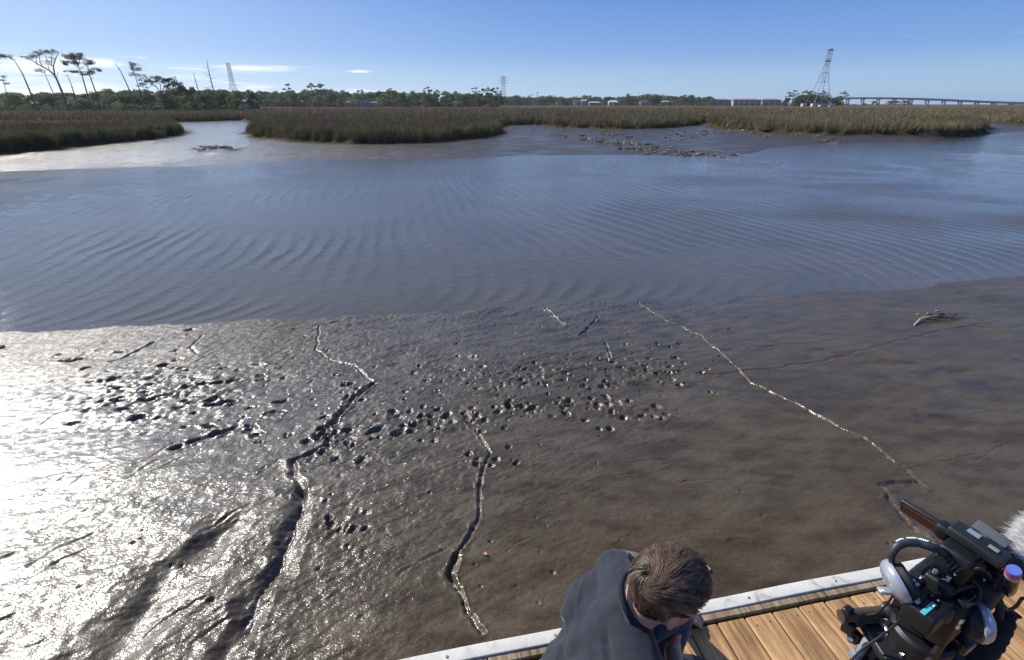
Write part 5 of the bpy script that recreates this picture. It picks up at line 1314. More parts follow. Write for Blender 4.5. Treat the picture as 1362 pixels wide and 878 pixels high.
# right rear knob block and connector
q = Z(1273, 806, 1.565); mb = RB(); mb.box(q, (.060, .040, .050), RM, .016); kb = mb.build('knob_block', m_blk, vc, angle=32)
mb = RB(); mb.lathe(q + RU * .024, RU, [(.019, 0), (.019, .003), (.016, .005)], 26); mb.build('dial', m_gls, kb)
q = Z(1256, 815, 1.575); mb = RB(); mb.box(q, (.024, .024, .034), RM, .010); mb.build('finger_lever', m_dgrey, vc, angle=32)
q = Z(1279, 856, 1.46); mb = RB(); mb.box(q, (.030, .028, .026), Matrix.Rotation(.35, 3, 'Z'), .004); mb.build('hanging_plug', m_gls, vc, angle=32)
# top box, viewfinder and recorder plate
q = Z(1273, 746, 1.635); mb = RB(); mb.box(q, (.064, .052, .058), RM @ Matrix.Rotation(R(8), 3, 'Y'), .008); mb.build('viewfinder', m_blk, vc, angle=32)
mb = RB(); mb.box(q + RF * .036 + RU * .006, (.016, .044, .044), RM, .005); mb.build('eyecup', m_rub, vc, angle=32)
q = Z(1300, 723, 1.675); PM = RM @ Matrix.Rotation(R(6), 3, 'X')
mb = RB(); mb.box(q, (.036, .078, .018), PM, .004); rp = mb.build('recorder', m_dgrey, vc, angle=32)
mb = RB(); mb.box(q + RU * .0105 + RF * .006 + RL * .010, (.012, .018, .0016), PM, .0005); mb.build('highlight_plate', m_shell, rp, angle=32)  # pale plate stands in for the white highlight on the recorder's top
mb = RB(); mb.box(q + RU * .0092 - RF * .002 - RL * .020, (.009, .014, .0016), PM, .0005); mb.build('amber_label', simple('olive_label', (.28, .28, .18), .4), rp, angle=32)
mb = RB(); mb.box(q + RF * .032 + RU * .010 - RL * .004, (.022, .048, .003), PM @ Matrix.Rotation(R(-12), 3, 'Y'), .001); mb.build('visor', simple('smoked_visor', (.11, .115, .12), .25), rp, angle=32)
mb = RB(); mb.tube([Z(1290, 752, 1.65), Z(1306, 742, 1.66), Z(1324, 739, 1.665)], .0045, 10); mb.tube([Z(1292, 745, 1.66), Z(1310, 738, 1.665), Z(1326, 740, 1.665)], .003, 8); mb.build('support_rod', m_dgrey, vc)
q = Z(1331, 744, 1.66); mb = RB(); mb.ellipsoid(q, (.007, .007, .006), None, 12, 8); mb.build('rod_knob', simple('grey_knob', (.22, .21, .19), .4), vc)
# flip-out screen
a = Z(1203, 668, 1.655); c_ = Z(1252, 698, 1.655); ax = (a - c_).normalized(); ln_ = (a - c_).length + .01
sn = Vector((0, 0, 1)).cross(ax).normalized(); tilt = Matrix.Rotation(R(-24), 3, ax)
upv = tilt @ RU; nrm = ax.cross(upv); SM = Matrix((ax, nrm, upv)).transposed(); sc_c = (a + c_) / 2 - upv * .012
mb = RB(); mb.box(sc_c, (ln_, .010, .036), SM, .003); lcd = mb.build('flip_screen', m_dgrey, vc, angle=32)
toward = nrm if (Vector((0, 0, CAM_Z)) - sc_c).dot(nrm) > 0 else -nrm
mb = RB(); mb.box(sc_c + toward * .0056 - upv * .001, (ln_ - .014, .0016, .027), SM, .0006); mb.build('screen_face', m_screen, lcd, angle=32)
mb = RB(); mb.box(Z(1256, 705, 1.655), (.026, .024, .026), RM, .006); mb.box(Z(1261, 713, 1.645), (.020, .030, .020), RM, .004); mb.build('hinge', m_blk, vc, angle=32)
mb = RB(); mb.tube([Z(1250, 698, 1.66), Z(1255, 704, 1.66)], .006, 12); mb.build('hinge_pin', m_dgrey, vc)
# front dark mass: matte box bracket and right hand grip
mb = RB(); mb.box(Z(1306, 782, 1.58), (.080, .050, .070), RM, .016); mb.build('hand_grip', m_rub, vc, angle=32)
mb = RB(); mb.box(Z(1322, 765, 1.60), (.050, .022, .050), RM, .006); mb.build('bracket', m_blk2, vc, angle=32)

# small fittings: screws, a lever, a dangling strap, front rods
for k, (x, y, z, r_) in enumerate(((1246, 757, 1.628, .004), (1262, 786, 1.605, .0045), (1282, 790, 1.60, .005), (1268, 772, 1.615, .004), (1287, 770, 1.61, .005), (1238, 792, 1.60, .003), (1262, 768, 1.625, .0035))):
    mb = RB(); mb.lathe(Z(x, y, z), RU, [(r_, -.01), (r_, .002), (r_ * .8, .003), (r_ * .3, .0025)], 14); mb.build('screw_head', m_silver if k % 3 == 0 else m_gls, vc)
mb = RB(); mb.tube([Z(1262, 792, 1.60), Z(1278, 783, 1.615), Z(1294, 778, 1.62)], .0035, 8); mb.tube([Z(1257, 788, 1.60), Z(1272, 779, 1.61)], .0025, 8); mb.build('cable_run', m_rub, vc)
mb = RB(); mb.box(Z(1290, 792, 1.60), (.040, .012, .008), RM, .003); mb.box(Z(1281, 799, 1.598), (.022, .014, .010), RM, .003); mb.build('rocker', m_gls, vc, angle=32)
mb = RB(); mb.lathe(Z(1304, 760, 1.60), RL, [(.012, -.01), (.013, 0), (.012, .008), (.005, .009)], 18); mb.build('side_knob', m_dgrey, vc)
mb = RB(); mb.tube(spline([Z(1318, 776, 1.60), Z(1326, 792, 1.58), Z(1330, 806, 1.56), Z(1328, 822, 1.54)]), .006, 8); mb.build('hand_strap', m_rub, vc)
mb = RB(); mb.box(Z(1247, 838, 1.50), (.05, .03, .03), RM @ Matrix.Rotation(.3, 3, 'Z'), .008); mb.build('quick_release', m_blk2, vc, angle=32)

for k in range(6):
    mb = RB(); q_ = Z(1262, 752, 1.667) + RL * (.018 - .006 * k) + RF * .004; mb.box(q_, (.030, .0016, .0020), RM @ Matrix.Rotation(R(8), 3, 'Y'), .0006); mb.build('ridge', m_gls, vc, angle=32)
for k, (x, y, z, w_, mt) in enumerate(((1247, 735, 1.665, .010, m_silver), (1283, 756, 1.645, .007, m_wlab), (1270, 764, 1.640, .005, m_silver), (1242, 806, 1.598, .006, m_wlab), (1248, 799, 1.598, .004, m_silver), (1222, 796, 1.598, .004, m_silver), (1318, 752, 1.63, .007, m_silver), (1309, 771, 1.62, .005, m_wlab))):
    mb = RB(); mb.box(Z(x, y, z), (w_, .003, .003), RM @ Matrix.Rotation(.3 * (k % 3), 3, 'Z'), .0008); mb.build('glint_plate', mt, vc, angle=32)
for pts_ in ([(1284, 760, 1.64), (1300, 756, 1.66), (1314, 762, 1.65), (1320, 780, 1.60), (1308, 796, 1.57)], [(1226, 764, 1.62), (1236, 755, 1.64), (1248, 756, 1.64), (1255, 768, 1.625)], [(1292, 770, 1.63), (1304, 784, 1.62), (1300, 800, 1.60), (1286, 806, 1.60)], [(1325, 748, 1.66), (1330, 764, 1.64), (1322, 778, 1.62), (1325, 800, 1.58)]):
    mb = RB(); mb.tube(spline([Z(*q_) for q_ in pts_], 6), .0026, 8); mb.build('lead', m_rub, vc)

# ---- headphones hung over the camera
hl, hr = Z(1194, 774, 1.60), Z(1300, 826, 1.555)
hp = empty('headphones', (hl + hr) / 2, 'silver and black headphones hung over the video camera', 'headphones')
def cup(c_, nx, tiltz, rad):
    ax = Vector((nx, tiltz, -.62 if nx < 0 else .12)).normalized()
    mb = RB(); mb.lathe(c_, ax, [(rad * .98, -.004), (rad, .0), (rad * .97, .005), (rad * .86, .011), (rad * .62, .0155), (rad * .3, .018), (.002, .0185)], 36); cp = mb.build('ear_cup', m_shell, hp, angle=60)
    mb = RB(); mb.lathe(c_ - ax * .003, -ax, [(rad * .8, 0), (rad * .82, .005), (rad * .82, .012), (rad * .7, .017), (rad * .4, .016)], 32); mb.build('ear_pad', m_rub, cp)
    return cp
cup(hl, -1, .16, .037); cup(hr, 1, -.30, .034)
band = [Z(1187, 752, 1.625), Z(1186, 739, 1.645), Z(1192, 728, 1.66), Z(1204, 722, 1.668), Z(1222, 722, 1.672), Z(1241, 728, 1.672), Z(1258, 736, 1.655), Z(1290, 742, 1.60), Z(1318, 760, 1.56), Z(1326, 785, 1.55), Z(1316, 808, 1.55)]
sb = spline(band); mb = RB(); nb_ = len(sb); mb.tube(sb, [.0048 + .0030 * math.sin(math.pi * min(1, max(0, (i / nb_ - .08) / .84))) ** .5 for i in range(nb_)], 14); hb = mb.build('headband', black('padded_headband', .03, .5), hp)
mb = RB()
for k in range(17):
    i = int(nb_ * (.24 + .30 * k / 17)); 
    if k % 5 == 4: continue
    q = sb[i] + Vector((-.002, .003, .0070)); mb.box(q, (.006, .003, .0012), Matrix.Rotation(.1, 3, 'Z'), .0004)
mb.build('stitching', simple('pale_stitch', (.55, .66, .68), .4), hb, angle=32)
mb = RB(); mb.box(Z(1178, 786, 1.59), (.024, .014, .007), Matrix.Rotation(-.1, 3, 'Z'), .003); mb.build('slider_tab', m_shell, hp, angle=32)

# ---- microphone with furry windshield, plug, cables, sleeve
mf = Z(1331, 738, 1.655); mdir = (RF * .9 + RL * .05 + RU * .04).normalized()
mic = empty('shotgun_microphone', mf, 'shotgun microphone in a white furry windshield reaching out of view beside the camera', 'microphone')
mb = RB(); mb.tube([mf - mdir * .02 - RU * .012, mf + mdir * .05 - RU * .012], .0115, 16); mb.build('mic_body', m_gls, mic)
wc = Z(1382, 723, 1.650) + mdir * .02
MW = Matrix((mdir, RU.cross(mdir).normalized(), mdir.cross(RU.cross(mdir)).normalized())).transposed()
mb = RB(); mb.ellipsoid(wc, (.088, .026, .026), MW, 24, 16); ws = mb.build('windshield', m_fur, mic)
gf = np.random.default_rng(8); nf = 11000
d = gf.normal(0, 1, (nf, 3)); d /= np.linalg.norm(d, axis=1)[:, None]
Mn = np.array(MW); root = np.array(wc) + (d * np.array([.088, .026, .026])) @ Mn.T
out = (d / np.array([.088, .026, .026])); out /= np.linalg.norm(out, axis=1)[:, None]; out = out @ Mn.T
out = out * .50 + np.array([-.55, .25, .10]) * gf.uniform(.2, 1, (nf, 1)) + gf.normal(0, .22, (nf, 3))
lnf = gf.uniform(.010, .024, (nf, 1)); wv_ = np.cross(out, gf.normal(0, 1, (nf, 3))); wv_ /= np.linalg.norm(wv_, axis=1)[:, None]; wv_ *= .00055
Vf = np.stack([root - wv_, root + wv_, root + out * lnf + np.array([0, 0, -.2]) * lnf * .3], 1).reshape(-1, 3); kf = np.arange(nf) * 3
fo = link_mesh('fur', np_mesh('fur', Vf, [np.stack([kf, kf + 1, kf + 2], 1)], smooth=False), m_fur, ws); fo['kind'] = 'stuff'
mb = RB(); mb.tube(spline([Z(1322, 744, 1.65), Z(1340, 747, 1.645), Z(1356, 756, 1.64), Z(1372, 768, 1.63)]), .0125, 14); mb.build('mount_arm', m_blk, mic)
a, c_ = Z(1349, 758, 1.69), Z(1337, 806, 1.56); ax = (c_ - a).normalized()
pl = empty('audio_plug', a, 'black audio plug with red and blue rings beside the furry microphone', 'audio plug')
mb = RB(); mb.lathe(a, ax, [(.0085, 0), (.0095, .003), (.0095, .007), (.0085, .008)], 22); mb.build('blue_ring', m_blue, pl)
mb = RB(); mb.lathe(a + ax * .008, ax, [(.0094, 0), (.0099, .001), (.0099, .007), (.0094, .008)], 22); mb.build('red_ring', m_red, pl)
mb = RB(); mb.lathe(a + ax * .016, ax, [(.0096, 0), (.0101, .001), (.0097, .010), (.007, .014)], 22); mb.build('grey_ring', m_grring, pl)
mb = RB(); mb.lathe(a + ax * .030, ax, [(.008, 0), (.009, .005), (.0088, .045), (.007, .06), (.0045, .07)], 20); mb.build('plug_body', m_gls, pl)
q = a + ax * .034 + Vector((-.008, -.003, .003)); mb = RB(); mb.box(q, (.006, .006, .006), None, .002); mb.build('latch', m_silver, pl, angle=32)
def cable(pts, r, label, name='cable', mat=None):
    mb = RB(); mb.tube(spline(pts, 8), r, 10); o = mb.build(name, mat or m_rub); tag(o, label, 'cable'); return o
cable([Z(1212, 760, 1.60), Z(1204, 776, 1.59), Z(1205, 795, 1.585), Z(1204, 815, 1.56), Z(1193, 829, 1.50), Z(1172, 846, 1.44), Z(1150, 861, 1.41), Z(1132, 878, 1.39), Z(1116, 893, 1.36)], .0022, 'thin black cable looping from the side panel down across the tripod leg')
cable([Z(1189, 790, 1.55), Z(1180, 803, 1.50), Z(1167, 815, 1.45), Z(1153, 818.5, 1.436)], .0020, 'short black cable tied to the bronze pan arm')
cable([Z(1336, 806, 1.50), Z(1340, 812, 1.48), Z(1352, 806, 1.49), Z(1360, 796, 1.52), Z(1372, 800, 1.52)], .0030, 'grey brown cable looping out of the ringed audio plug', mat=simple('brown_cable', (.10, .075, .065), .5))
cn_ = Z(1271, 828, 1.55); ca_ = Z(1238, 878, 1.45)
o = cable([cn_ + RU * .004, cn_.lerp(ca_, .3), cn_.lerp(ca_, .65), ca_, Z(1215, 905, 1.40)], .0062, 'thick grey cable running down from a silver connector on the camera back', mat=m_dgrey)
mb = RB(); axc = (cn_ - ca_).normalized(); mb.lathe(cn_ - axc * .006, axc, [(.0085, 0), (.0085, .008), (.0072, .009), (.0072, .013), (.0090, .014), (.0090, .022), (.006, .024)], 18); con = mb.build('connector', m_silver, o)
P = [Z(1345, 812, 1.475), Z(1338, 822, 1.46), Z(1328, 838, 1.44), Z(1316, 854, 1.42), Z(1303, 870, 1.40), Z(1290, 892, 1.37), Z(1278, 920, 1.33)]
mb = RB(); sp2 = spline(P, 6); nsl = len(sp2)
mb.tube(sp2, [(.016 if i < 3 else .0125 if i < 6 else .0165 + .006 * min(1, (i - 6) / 12)) * (1 + .05 * math.sin(i * 1.9)) for i in range(nsl)], 18)
o = mb.build('cloth_sleeve', simple('black_knit', (.013, .012, .012), .9, var=.3, scale=300, bumpd=.001, bscale=600)); tag(o, 'black knitted sleeve hanging below the ringed audio plug', 'cloth sleeve')

# ================================================================== CROUCHING PERSON
m_skin, nt, b = new_mat('skin')
n1 = noise(nt, objc(nt), 30, 4); L(nt, ramp(nt, n1.outputs[0], [(.3, (.40, .225, .165)), (.7, (.50, .30, .225))]).outputs[0], b.inputs['Base Color']); b.inputs['Roughness'].default_value = .5
b.inputs['Subsurface Weight'].default_value = .12; b.inputs['Subsurface Radius'].default_value = (.01, .004, .002); L(nt, bump(nt, noise(nt, objc(nt), 400, 2).outputs[0], .2, .001), b.inputs['Normal'])
def cloth_mat(name, col, weave=900):
    m, nt, b = new_mat(name); p = objc(nt)
    n1 = noise(nt, p, 9, 5); L(nt, ramp(nt, n1.outputs[0], [(.3, tuple(c * .85 for c in col)), (.7, tuple(c * 1.12 for c in col))]).outputs[0], b.inputs['Base Color'])
    b.inputs['Roughness'].default_value = .85; b.inputs['Specular IOR Level'].default_value = .2; b.inputs['Sheen Weight'].default_value = .25; b.inputs['Sheen Roughness'].default_value = .4
    L(nt, bump(nt, noise(nt, p, weave, 2).outputs[0], .35, .0008), b.inputs['Normal']); return m
m_shirt = cloth_mat('navy_grey_cotton', (.027, .031, .042)); m_jean = cloth_mat('blue_denim', (.030, .050, .090)); m_shoe = simple('dark_shoe', (.03, .03, .032), .6)
m_collar = cloth_mat('navy_rib', (.016, .021, .034))
# skeleton
HC = Vector((.427, .917, 1.142))
fa, fp = R(6), R(16)
HF = Vector((math.cos(fp) * math.cos(fa), math.cos(fp) * math.sin(fa), -math.sin(fp))); HS = Vector((math.sin(fa), -math.cos(fa), 0)); HU = HS.cross(HF)
HM = Matrix((HF, HS, HU)).transposed()      # local: x forward, y to his right, z up
def HP(x, y, z): return HC + HM @ Vector((x * .90, y * .96, z))
C7 = Vector((.335, .935, 1.065)); SHL, SHR = Vector((.340, 1.110, .970)), Vector((.345, .745, .970))
PEL = Vector((.21, .90, .71)); CH = Vector((.285, .925, .89)); WA = Vector((.235, .91, .78))
ELL, WRL = Vector((.455, 1.265, .765)), Vector((.60, 1.275, .580)); ELR, WRR = Vector((.475, .70, .775)), Vector((.505, .965, .785))
HIL, HIR = Vector((.21, .99, .70)), Vector((.21, .81, .70)); KNL, ANL = Vector((.520, 1.055, .930)), Vector((.520, 1.060, .575)); KNR, ANR = Vector((.60, .78, .575)), Vector((.20, .80, .555))
def capsules(mb, segs):
    for (a, ra, c, rc) in segs:
        a, c = Vector(a), Vector(c); ax = (c - a); ln = ax.length
        if ln < 1e-6: mb.ellipsoid(a, (ra, ra, ra)); continue
        ax.normalize(); prof = []
        for k in range(7): t = math.pi / 2 * k / 6; prof.append((ra * math.sin(t), -ra * math.cos(t)))
        for k in range(7): t = math.pi / 2 * k / 6; prof.append((rc * math.cos(t), ln + rc * math.sin(t)))
        mb.lathe(a, ax, prof, 20)
def remesh(mb, voxel, smooth_it, name, mat, parent, deform=None):
    me = bpy.data.meshes.new('tmp'); me.from_pydata(mb.V, [], mb.F); me.update()
    o = bpy.data.objects.new('tmp', me); COL.objects.link(o)
    md = o.modifiers.new('r', 'REMESH'); md.mode = 'VOXEL'; md.voxel_size = voxel
    ms = o.modifiers.new('s', 'SMOOTH'); ms.iterations = smooth_it; ms.factor = .5
    dg = bpy.context.evaluated_depsgraph_get(); dg.update()
    m2 = bpy.data.meshes.new_from_object(o.evaluated_get(dg)); bpy.data.objects.remove(o); m2.name = name
    if deform:
        n = len(m2.vertices); co = np.zeros(n * 3, np.float32); m2.vertices.foreach_get('co', co); nr = np.zeros(n * 3, np.float32); m2.vertices.foreach_get('normal', nr)
        co = deform(co.reshape(-1, 3).astype(float), nr.reshape(-1, 3).astype(float)); m2.vertices.foreach_set('co', co.astype(np.float32).ravel()); m2.update()
    m2.polygons.foreach_set('use_smooth', np.ones(len(m2.polygons), bool))
    return link_mesh(name, m2, mat, parent)
man = empty('person', (PEL.x, PEL.y, DECK_Z), 'person with short brown hair crouching at the dock edge in a dark navy t-shirt', 'person')
# --- body: head, neck, arms and hands as one continuous figure
mb = MB()
mb.ellipsoid(HP(-.008, 0, .022), (.094, .073, .090), HM, 28, 18); mb.ellipsoid(HP(.030, 0, -.035), (.066, .060, .075), HM, 24, 16)      # skull, face
mb.ellipsoid(HP(.052, 0, -.085), (.036, .040, .032), HM); mb.ellipsoid(HP(.078, 0, .022), (.022, .055, .020), HM)                        # chin, brow
capsules(mb, [(HP(.092, 0, -.002), .009, HP(.108, 0, -.036), .012)])                                                                     # nose
for s in (-1, 1):
    mb.ellipsoid(HP(.074, s * .034, -.030), (.018, .022, .018), HM)
    capsules(mb, [(HP(.086, s * .018, -.068), .007, HP(.090, 0, -.066), .008)])                                                         # lips
    mb.ellipsoid(HP(-.006, s * .078, -.022), (.019, .009, .032), HM @ Matrix.Rotation(s * -.25, 3, 'Z')); mb.ellipsoid(HP(-.004, s * .075, -.048), (.010, .008, .012), HM)   # ears
capsules(mb, [(HP(-.030, 0, -.050), .054, C7 + Vector((.025, 0, -.02)), .062), (C7 + Vector((.02, 0, -.02)), .062, CH, .10), (CH, .10, WA, .10), (C7 + Vector((.0, .05, -.04)), .05, SHL, .05), (C7 + Vector((.0, -.05, -.04)), .05, SHR, .05),
              (SHL, .050, ELL, .040), (ELL, .040, ELL.lerp(WRL, .35), .041), (ELL.lerp(WRL, .35), .041, WRL, .027), (SHR, .050, ELR, .040), (ELR, .040, ELR.lerp(WRR, .35), .042), (ELR.lerp(WRR, .35), .042, WRR, .027)])
def hand(wr, fwd, palm, side, curl):
    """palm: direction the palm faces; side: thumb side"""
    fwd = fwd.normalized(); palm = (palm - fwd * palm.dot(fwd)).normalized(); lat = fwd.cross(palm).normalized()
    if lat.dot(side) < 0: lat = -lat
    M = Matrix((fwd, lat, palm)).transposed(); k = wr + fwd * .085
    mb.ellipsoid(wr + fwd * .05, (.052, .040, .017), M); segs = [(wr, .026, wr + fwd * .03, .024)]
    for i, (off, l) in enumerate(((.030, .072), (.010, .080), (-.010, .074), (-.029, .058))):
        p0 = wr + fwd * .055 + lat * off * .8; p1 = k + lat * off; d1 = (fwd * math.cos(curl * .4) + palm * math.sin(curl * .4)); p2 = p1 + d1 * l * .48
        d2 = fwd * math.cos(curl) + palm * math.sin(curl); p3 = p2 + d2 * l * .3; d3 = fwd * math.cos(curl * 1.5) + palm * math.sin(curl * 1.5); p4 = p3 + d3 * l * .24
        segs += [(p0, .010, p1, .0098), (p1, .0098, p2, .0088), (p2, .0088, p3, .0080), (p3, .0080, p4, .0070)]
    t0 = wr + fwd * .022 + lat * .020; t1 = wr + fwd * .055 + lat * .048 + palm * .012; t2 = t1 + (fwd * .8 + lat * .35 + palm * .4).normalized() * .032; t3 = t2 + (fwd * .9 + palm * .5).normalized() * .024
    segs += [(t0, .016, t1, .0125), (t1, .0115, t2, .0098), (t2, .0098, t3, .0080)]
    capsules(mb, segs)
hand(WRL, Vector((.75, -.05, -.28)), Vector((-.2, 0, -1)), Vector((0, -1, 0)), .35)
hand(WRR, Vector((.25, .9, .15)), Vector((.9, -.2, .0)), Vector((0, 0, 1)), .7)
body = remesh(mb, .0042, 3, 'body', m_skin, man)
# eyes, brows
for s in (-1, 1):
    e_ = MB(); e_.ellipsoid(HP(.079, s * .032, -.006), (.012, .013, .011), HM, 16, 10); e_.build('eye', simple('eye_white', (.7, .68, .65), .2), body)
    e_ = MB(); e_.tube([HP(.096, s * .014, .016), HP(.094, s * .032, .021), HP(.080, s * .050, .016)], [.004, .005, .003], 8); e_.build('eyebrow', simple('brow_hair', (.05, .032, .02), .7), body)
# --- t-shirt
mb = MB()
capsules(mb, [(C7 + Vector((-.005, 0, -.035)), .068, CH, .122), (CH + Vector((0, .055, 0)), .108, WA + Vector((.0, .03, 0)), .122), (CH + Vector((0, -.055, 0)), .108, WA + Vector((.0, -.03, 0)), .122), (WA, .122, PEL + Vector((.0, .03, .01)), .126), (WA, .122, PEL + Vector((.0, -.03, .01)), .126),
              (C7 + Vector((-.01, .045, -.045)), .058, SHL, .068), (C7 + Vector((-.01, -.045, -.045)), .058, SHR, .068), (SHL, .070, SHL.lerp(ELL, .62), .062), (SHR, .070, SHR.lerp(ELR, .62), .062),
              (CH + Vector((-.04, .1, .0)), .085, SHL + Vector((-.02, -.02, -.02)), .062), (CH + Vector((-.04, -.1, .0)), .085, SHR + Vector((-.02, .02, -.02)), .062)])
def folds(co, nr):
    x, y, z = co.T
    a = fbm(x * 5 + 3, (y * 3 + z * 6), 3, 141)
    u = (z - .7) * 1.0; v = y + .35 * x
    lg = pnoise(v * 16 + 2.2 * pnoise(z * 4, v * 3, 7), z * 3.2, 150) * smooth(1.07, .9, z)
    sh = pnoise((x * .8 + z * .6) * 38, y * 11, 155) * np.exp(-(((x - SHL.x) / .10) ** 2 + ((y - SHL.y) / .10) ** 2 + ((z - SHL.z) / .10) ** 2))
    h = .007 * a + .0110 * np.abs(lg) ** .8 * np.sign(lg) + .009 * sh + .0012 * fbm(x * 40, y * 40 + z * 30, 2, 160)
    rg = (1 - np.abs(pnoise((y * .75 + z * .65 - x * .2) * 9 + .8 * pnoise(x * 5, z * 5, 181), (x + z) * 2.6, 182))) ** 4
    rg2 = (1 - np.abs(pnoise((x * .9 - y * .5 + z * .3) * 13 + .8 * pnoise(y * 6, z * 6, 183), (y + z) * 3.4, 184))) ** 5
    h = h + .0075 * rg * smooth(1.08, .98, z) + .0050 * rg2 * smooth(1.08, .98, z)
    return co + nr * h[:, None]
shirt = remesh(mb, .0065, 7, 'shirt', m_shirt, man, folds)
# collar ring around the neck
nk = C7 + Vector((.028, 0, .012)); axn = (HP(-.03, 0, -.06) - C7).normalized(); axn = (axn + Vector((.15, 0, .5))).normalized()
a_ = axn.orthogonal().normalized(); b_ = axn.cross(a_)
ring = []
for k in range(33):
    t = 2 * math.pi * k / 32; d = a_ * math.cos(t) + b_ * math.sin(t); ring.append(nk + d * .0735 - axn * .010 - RU * .030 * max(0, d.x))
mb = MB(); mb.tube(ring, .0095, 10, False); mb.build('collar', m_collar, shirt)
# --- jeans and shoes
mb = MB()
capsules(mb, [(PEL + Vector((.01, .05, -.01)), .105, PEL + Vector((.01, -.05, -.01)), .105), (HIL, .092, KNL, .070), (KNL, .068, KNL.lerp(ANL, .4), .066), (KNL.lerp(ANL, .4), .066, ANL + Vector((0, 0, .02)), .055), (HIR, .092, KNR + Vector((0, 0, .02)), .072), (KNR + Vector((0, 0, .0)), .066, ANR, .050)])
def jf(co, nr):
    x, y, z = co.T; return co + nr * (.004 * fbm(x * 20, y * 20 + z * 26, 3, 170))[:, None]
jeans = remesh(mb, .008, 5, 'jeans', m_jean, man, jf)
for A, d in ((ANL, Vector((1, .1, 0))), (ANR, Vector((-1, .0, .0)))):
    mb = MB(); d = d.normalized(); z0 = DECK_Z + .004
    capsules(mb, [(Vector((A.x, A.y, z0 + .055)) - d * .02, .048, Vector((A.x, A.y, z0 + .040)) + d * .12, .036), (Vector((A.x, A.y, z0 + .036)) - d * .03, .035, Vector((A.x, A.y, z0 + .032)) + d * .15, .031)]); remesh(mb, .007, 4, 'shoe', m_shoe, man)
# --- hair: dark cap plus combed strands swirling out of the whorl
m_hair = attr_mat('brown_hair', .42, .12, .30)
m_cap = simple('hair_cap', (.040, .026, .017), .6, var=.25, scale=200)
AX = np.array([.093, .078, .106]); CE = np.array([-.011, 0, .012])
def hairline(n):
    """n: unit directions (local). positive where hair grows"""
    x, y, z = n.T
    front = .42 - .25 * np.abs(y)                 # forehead limit on x when low
    low = np.where(x > 0, -.05 + .55 * np.clip(x, 0, 1) ** 1.2, -.10 - .85 * np.clip(-x, 0, 1))
    low = np.where((np.abs(y) > .55) & (np.abs(x) < .25), np.maximum(low, -.12), low)
    return z - low
nu_, nv_ = 72, 44; V = []; 
mbc = MB(); mbc.ellipsoid((0, 0, 0), (1, 1, 1), None, nu_, nv_); Vc = np.array(mbc.V); keepv = hairline(Vc) > -.06
Pc = Vc * (AX * (1 + .0)) + CE; Pc = np.where(keepv[:, None], Pc, CE + Vc * AX * .86)
Wc = np.array(HC) + Pc @ np.array(HM).T
Fc = [f for f in mbc.F if all(keepv[i] for i in f)]
used = sorted({i for f in Fc for i in f}); rm = {v: k for k, v in enumerate(used)}
me = bpy.data.meshes.new('hair'); me.from_pydata([tuple(Wc[i]) for i in used], [], [tuple(rm[i] for i in f) for f in Fc]); me.update(); me.polygons.foreach_set('use_smooth', np.ones(len(me.polygons), bool))
cap = link_mesh('hair', me, m_cap, man)
gh = np.random.default_rng(21); nh = 26000
n = gh.normal(0, 1, (nh * 2, 3)); n /= np.linalg.norm(n, axis=1)[:, None]; n = n[hairline(n) > 0][:nh]; nh = len(n)
WH = np.array([-.84, .22, .44]); WH /= np.linalg.norm(WH)
segs = 7
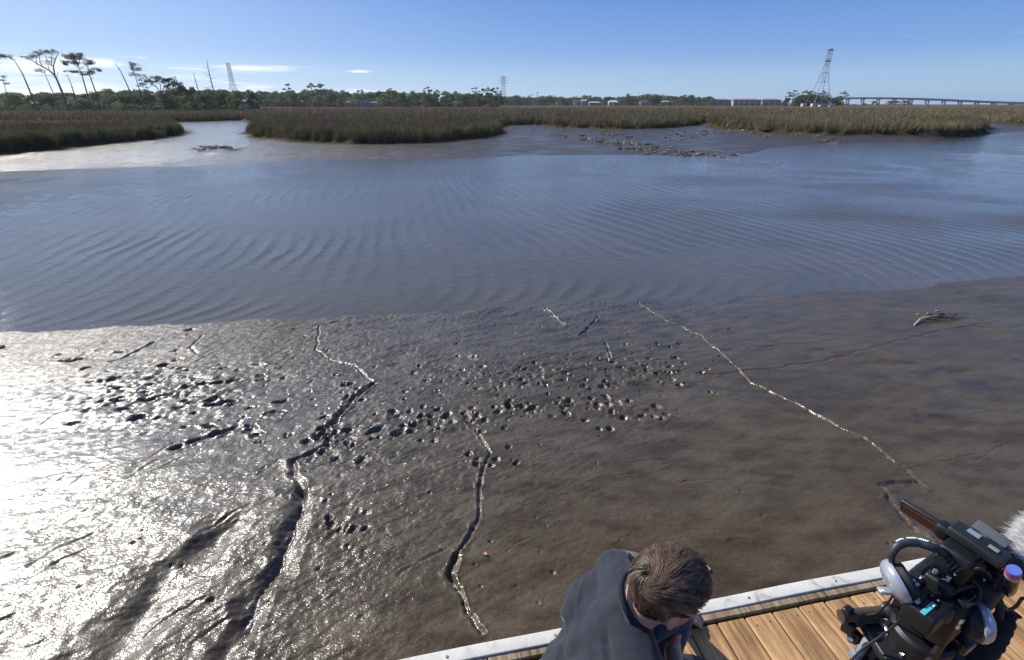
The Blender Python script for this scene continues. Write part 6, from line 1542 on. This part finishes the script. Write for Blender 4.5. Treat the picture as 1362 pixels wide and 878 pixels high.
# clumps: strands share the direction jitter of the nearest clump centre
cc = gh.normal(0, 1, (900, 3)); cc /= np.linalg.norm(cc, axis=1)[:, None]
cid = np.argmax(n @ cc.T, axis=1); cj = gh.normal(0, .34, (900, 3)); ct = gh.uniform(.4, 2.1, 900) ; cl_ = gh.uniform(.75, 1.35, 900)
dist = np.arccos(np.clip(n @ WH, -1, 1))
frontness = smooth(-.3, .6, n[:, 0])
length = (.030 + .026 * smooth(-.1, .5, n[:, 2])) * cl_[cid] * gh.uniform(.8, 1.15, nh); length *= np.where(n[:, 2] < -.1, .55, 1)
lift = (.0035 + .014 * smooth(-.05, .6, n[:, 2]) + .006 * frontness) * gh.uniform(.5, 1.2, nh)
pts = [n * AX + CE]; cur = n.copy(); pos_l = n * AX + CE
for s in range(1, segs + 1):
    ax_ = cur
    rad = cur * (cur @ WH)[:, None] - WH[None]; rad = rad / (np.linalg.norm(rad, axis=1)[:, None] + 1e-6)
    rot = np.cross(cur, rad); dd = np.arccos(np.clip(cur @ WH, -1, 1))
    sw = (2.2 * np.exp(-dd / .35) + .35)[:, None]
    t = rad + rot * sw * -1.0 + cj[cid] * (.55 + .45 * s / segs)
    t = t - cur * np.sum(t * cur, axis=1)[:, None]; t /= np.linalg.norm(t, axis=1)[:, None] + 1e-6
    step = (length / segs)[:, None] / AX.mean()
    cur = cur + t * step; cur /= np.linalg.norm(cur, axis=1)[:, None]
    f = s / segs; up = lift * (math.sin(min(1, f * 1.25) * math.pi * .62))
    pts.append(cur * (AX + up[:, None]) + CE)
off_ = (n - cc[cid]) * AX
pts = [q - off_ * (.62 * (k / segs) ** .8) * np.clip(dist * 2.5, .25, 1)[:, None] for k, q in enumerate(pts)]
pts = np.stack(pts, 1)                                  # nh, segs+1, 3
tan = np.gradient(pts, axis=1); side_v = np.cross(tan, pts - CE); side_v /= np.linalg.norm(side_v, axis=2)[:, :, None] + 1e-9
wid = .00055 * gh.uniform(.7, 1.3, nh)[:, None, None] * (1 - .75 * np.linspace(0, 1, segs + 1)[None, :, None] ** 2)
A = pts - side_v * wid; B = pts + side_v * wid
Vh = np.stack([A, B], 2).reshape(-1, 3) @ np.array(HM).T + np.array(HC)
k0 = (np.arange(nh) * (segs + 1) * 2)[:, None] + (np.arange(segs) * 2)[None]
Fh = np.stack([k0, k0 + 1, k0 + 3, k0 + 2], 2).reshape(-1, 4)
base_c = np.array([.056, .038, .026])[None] * (ct[cid] * gh.uniform(.7, 1.3, nh))[:, None]
ch = base_c[:, None, :] * (1 + 1.5 * np.linspace(0, 1, segs + 1)[None, :, None])  # tips lighter; the darker roots also stand in for missing self-shadow
strands = link_mesh('hair_strands', np_mesh('hair_strands', Vh, [Fh], smooth=True, col=np.repeat(ch.reshape(-1, 3), 2, 0)), m_hair, cap)
strands['kind'] = 'stuff'
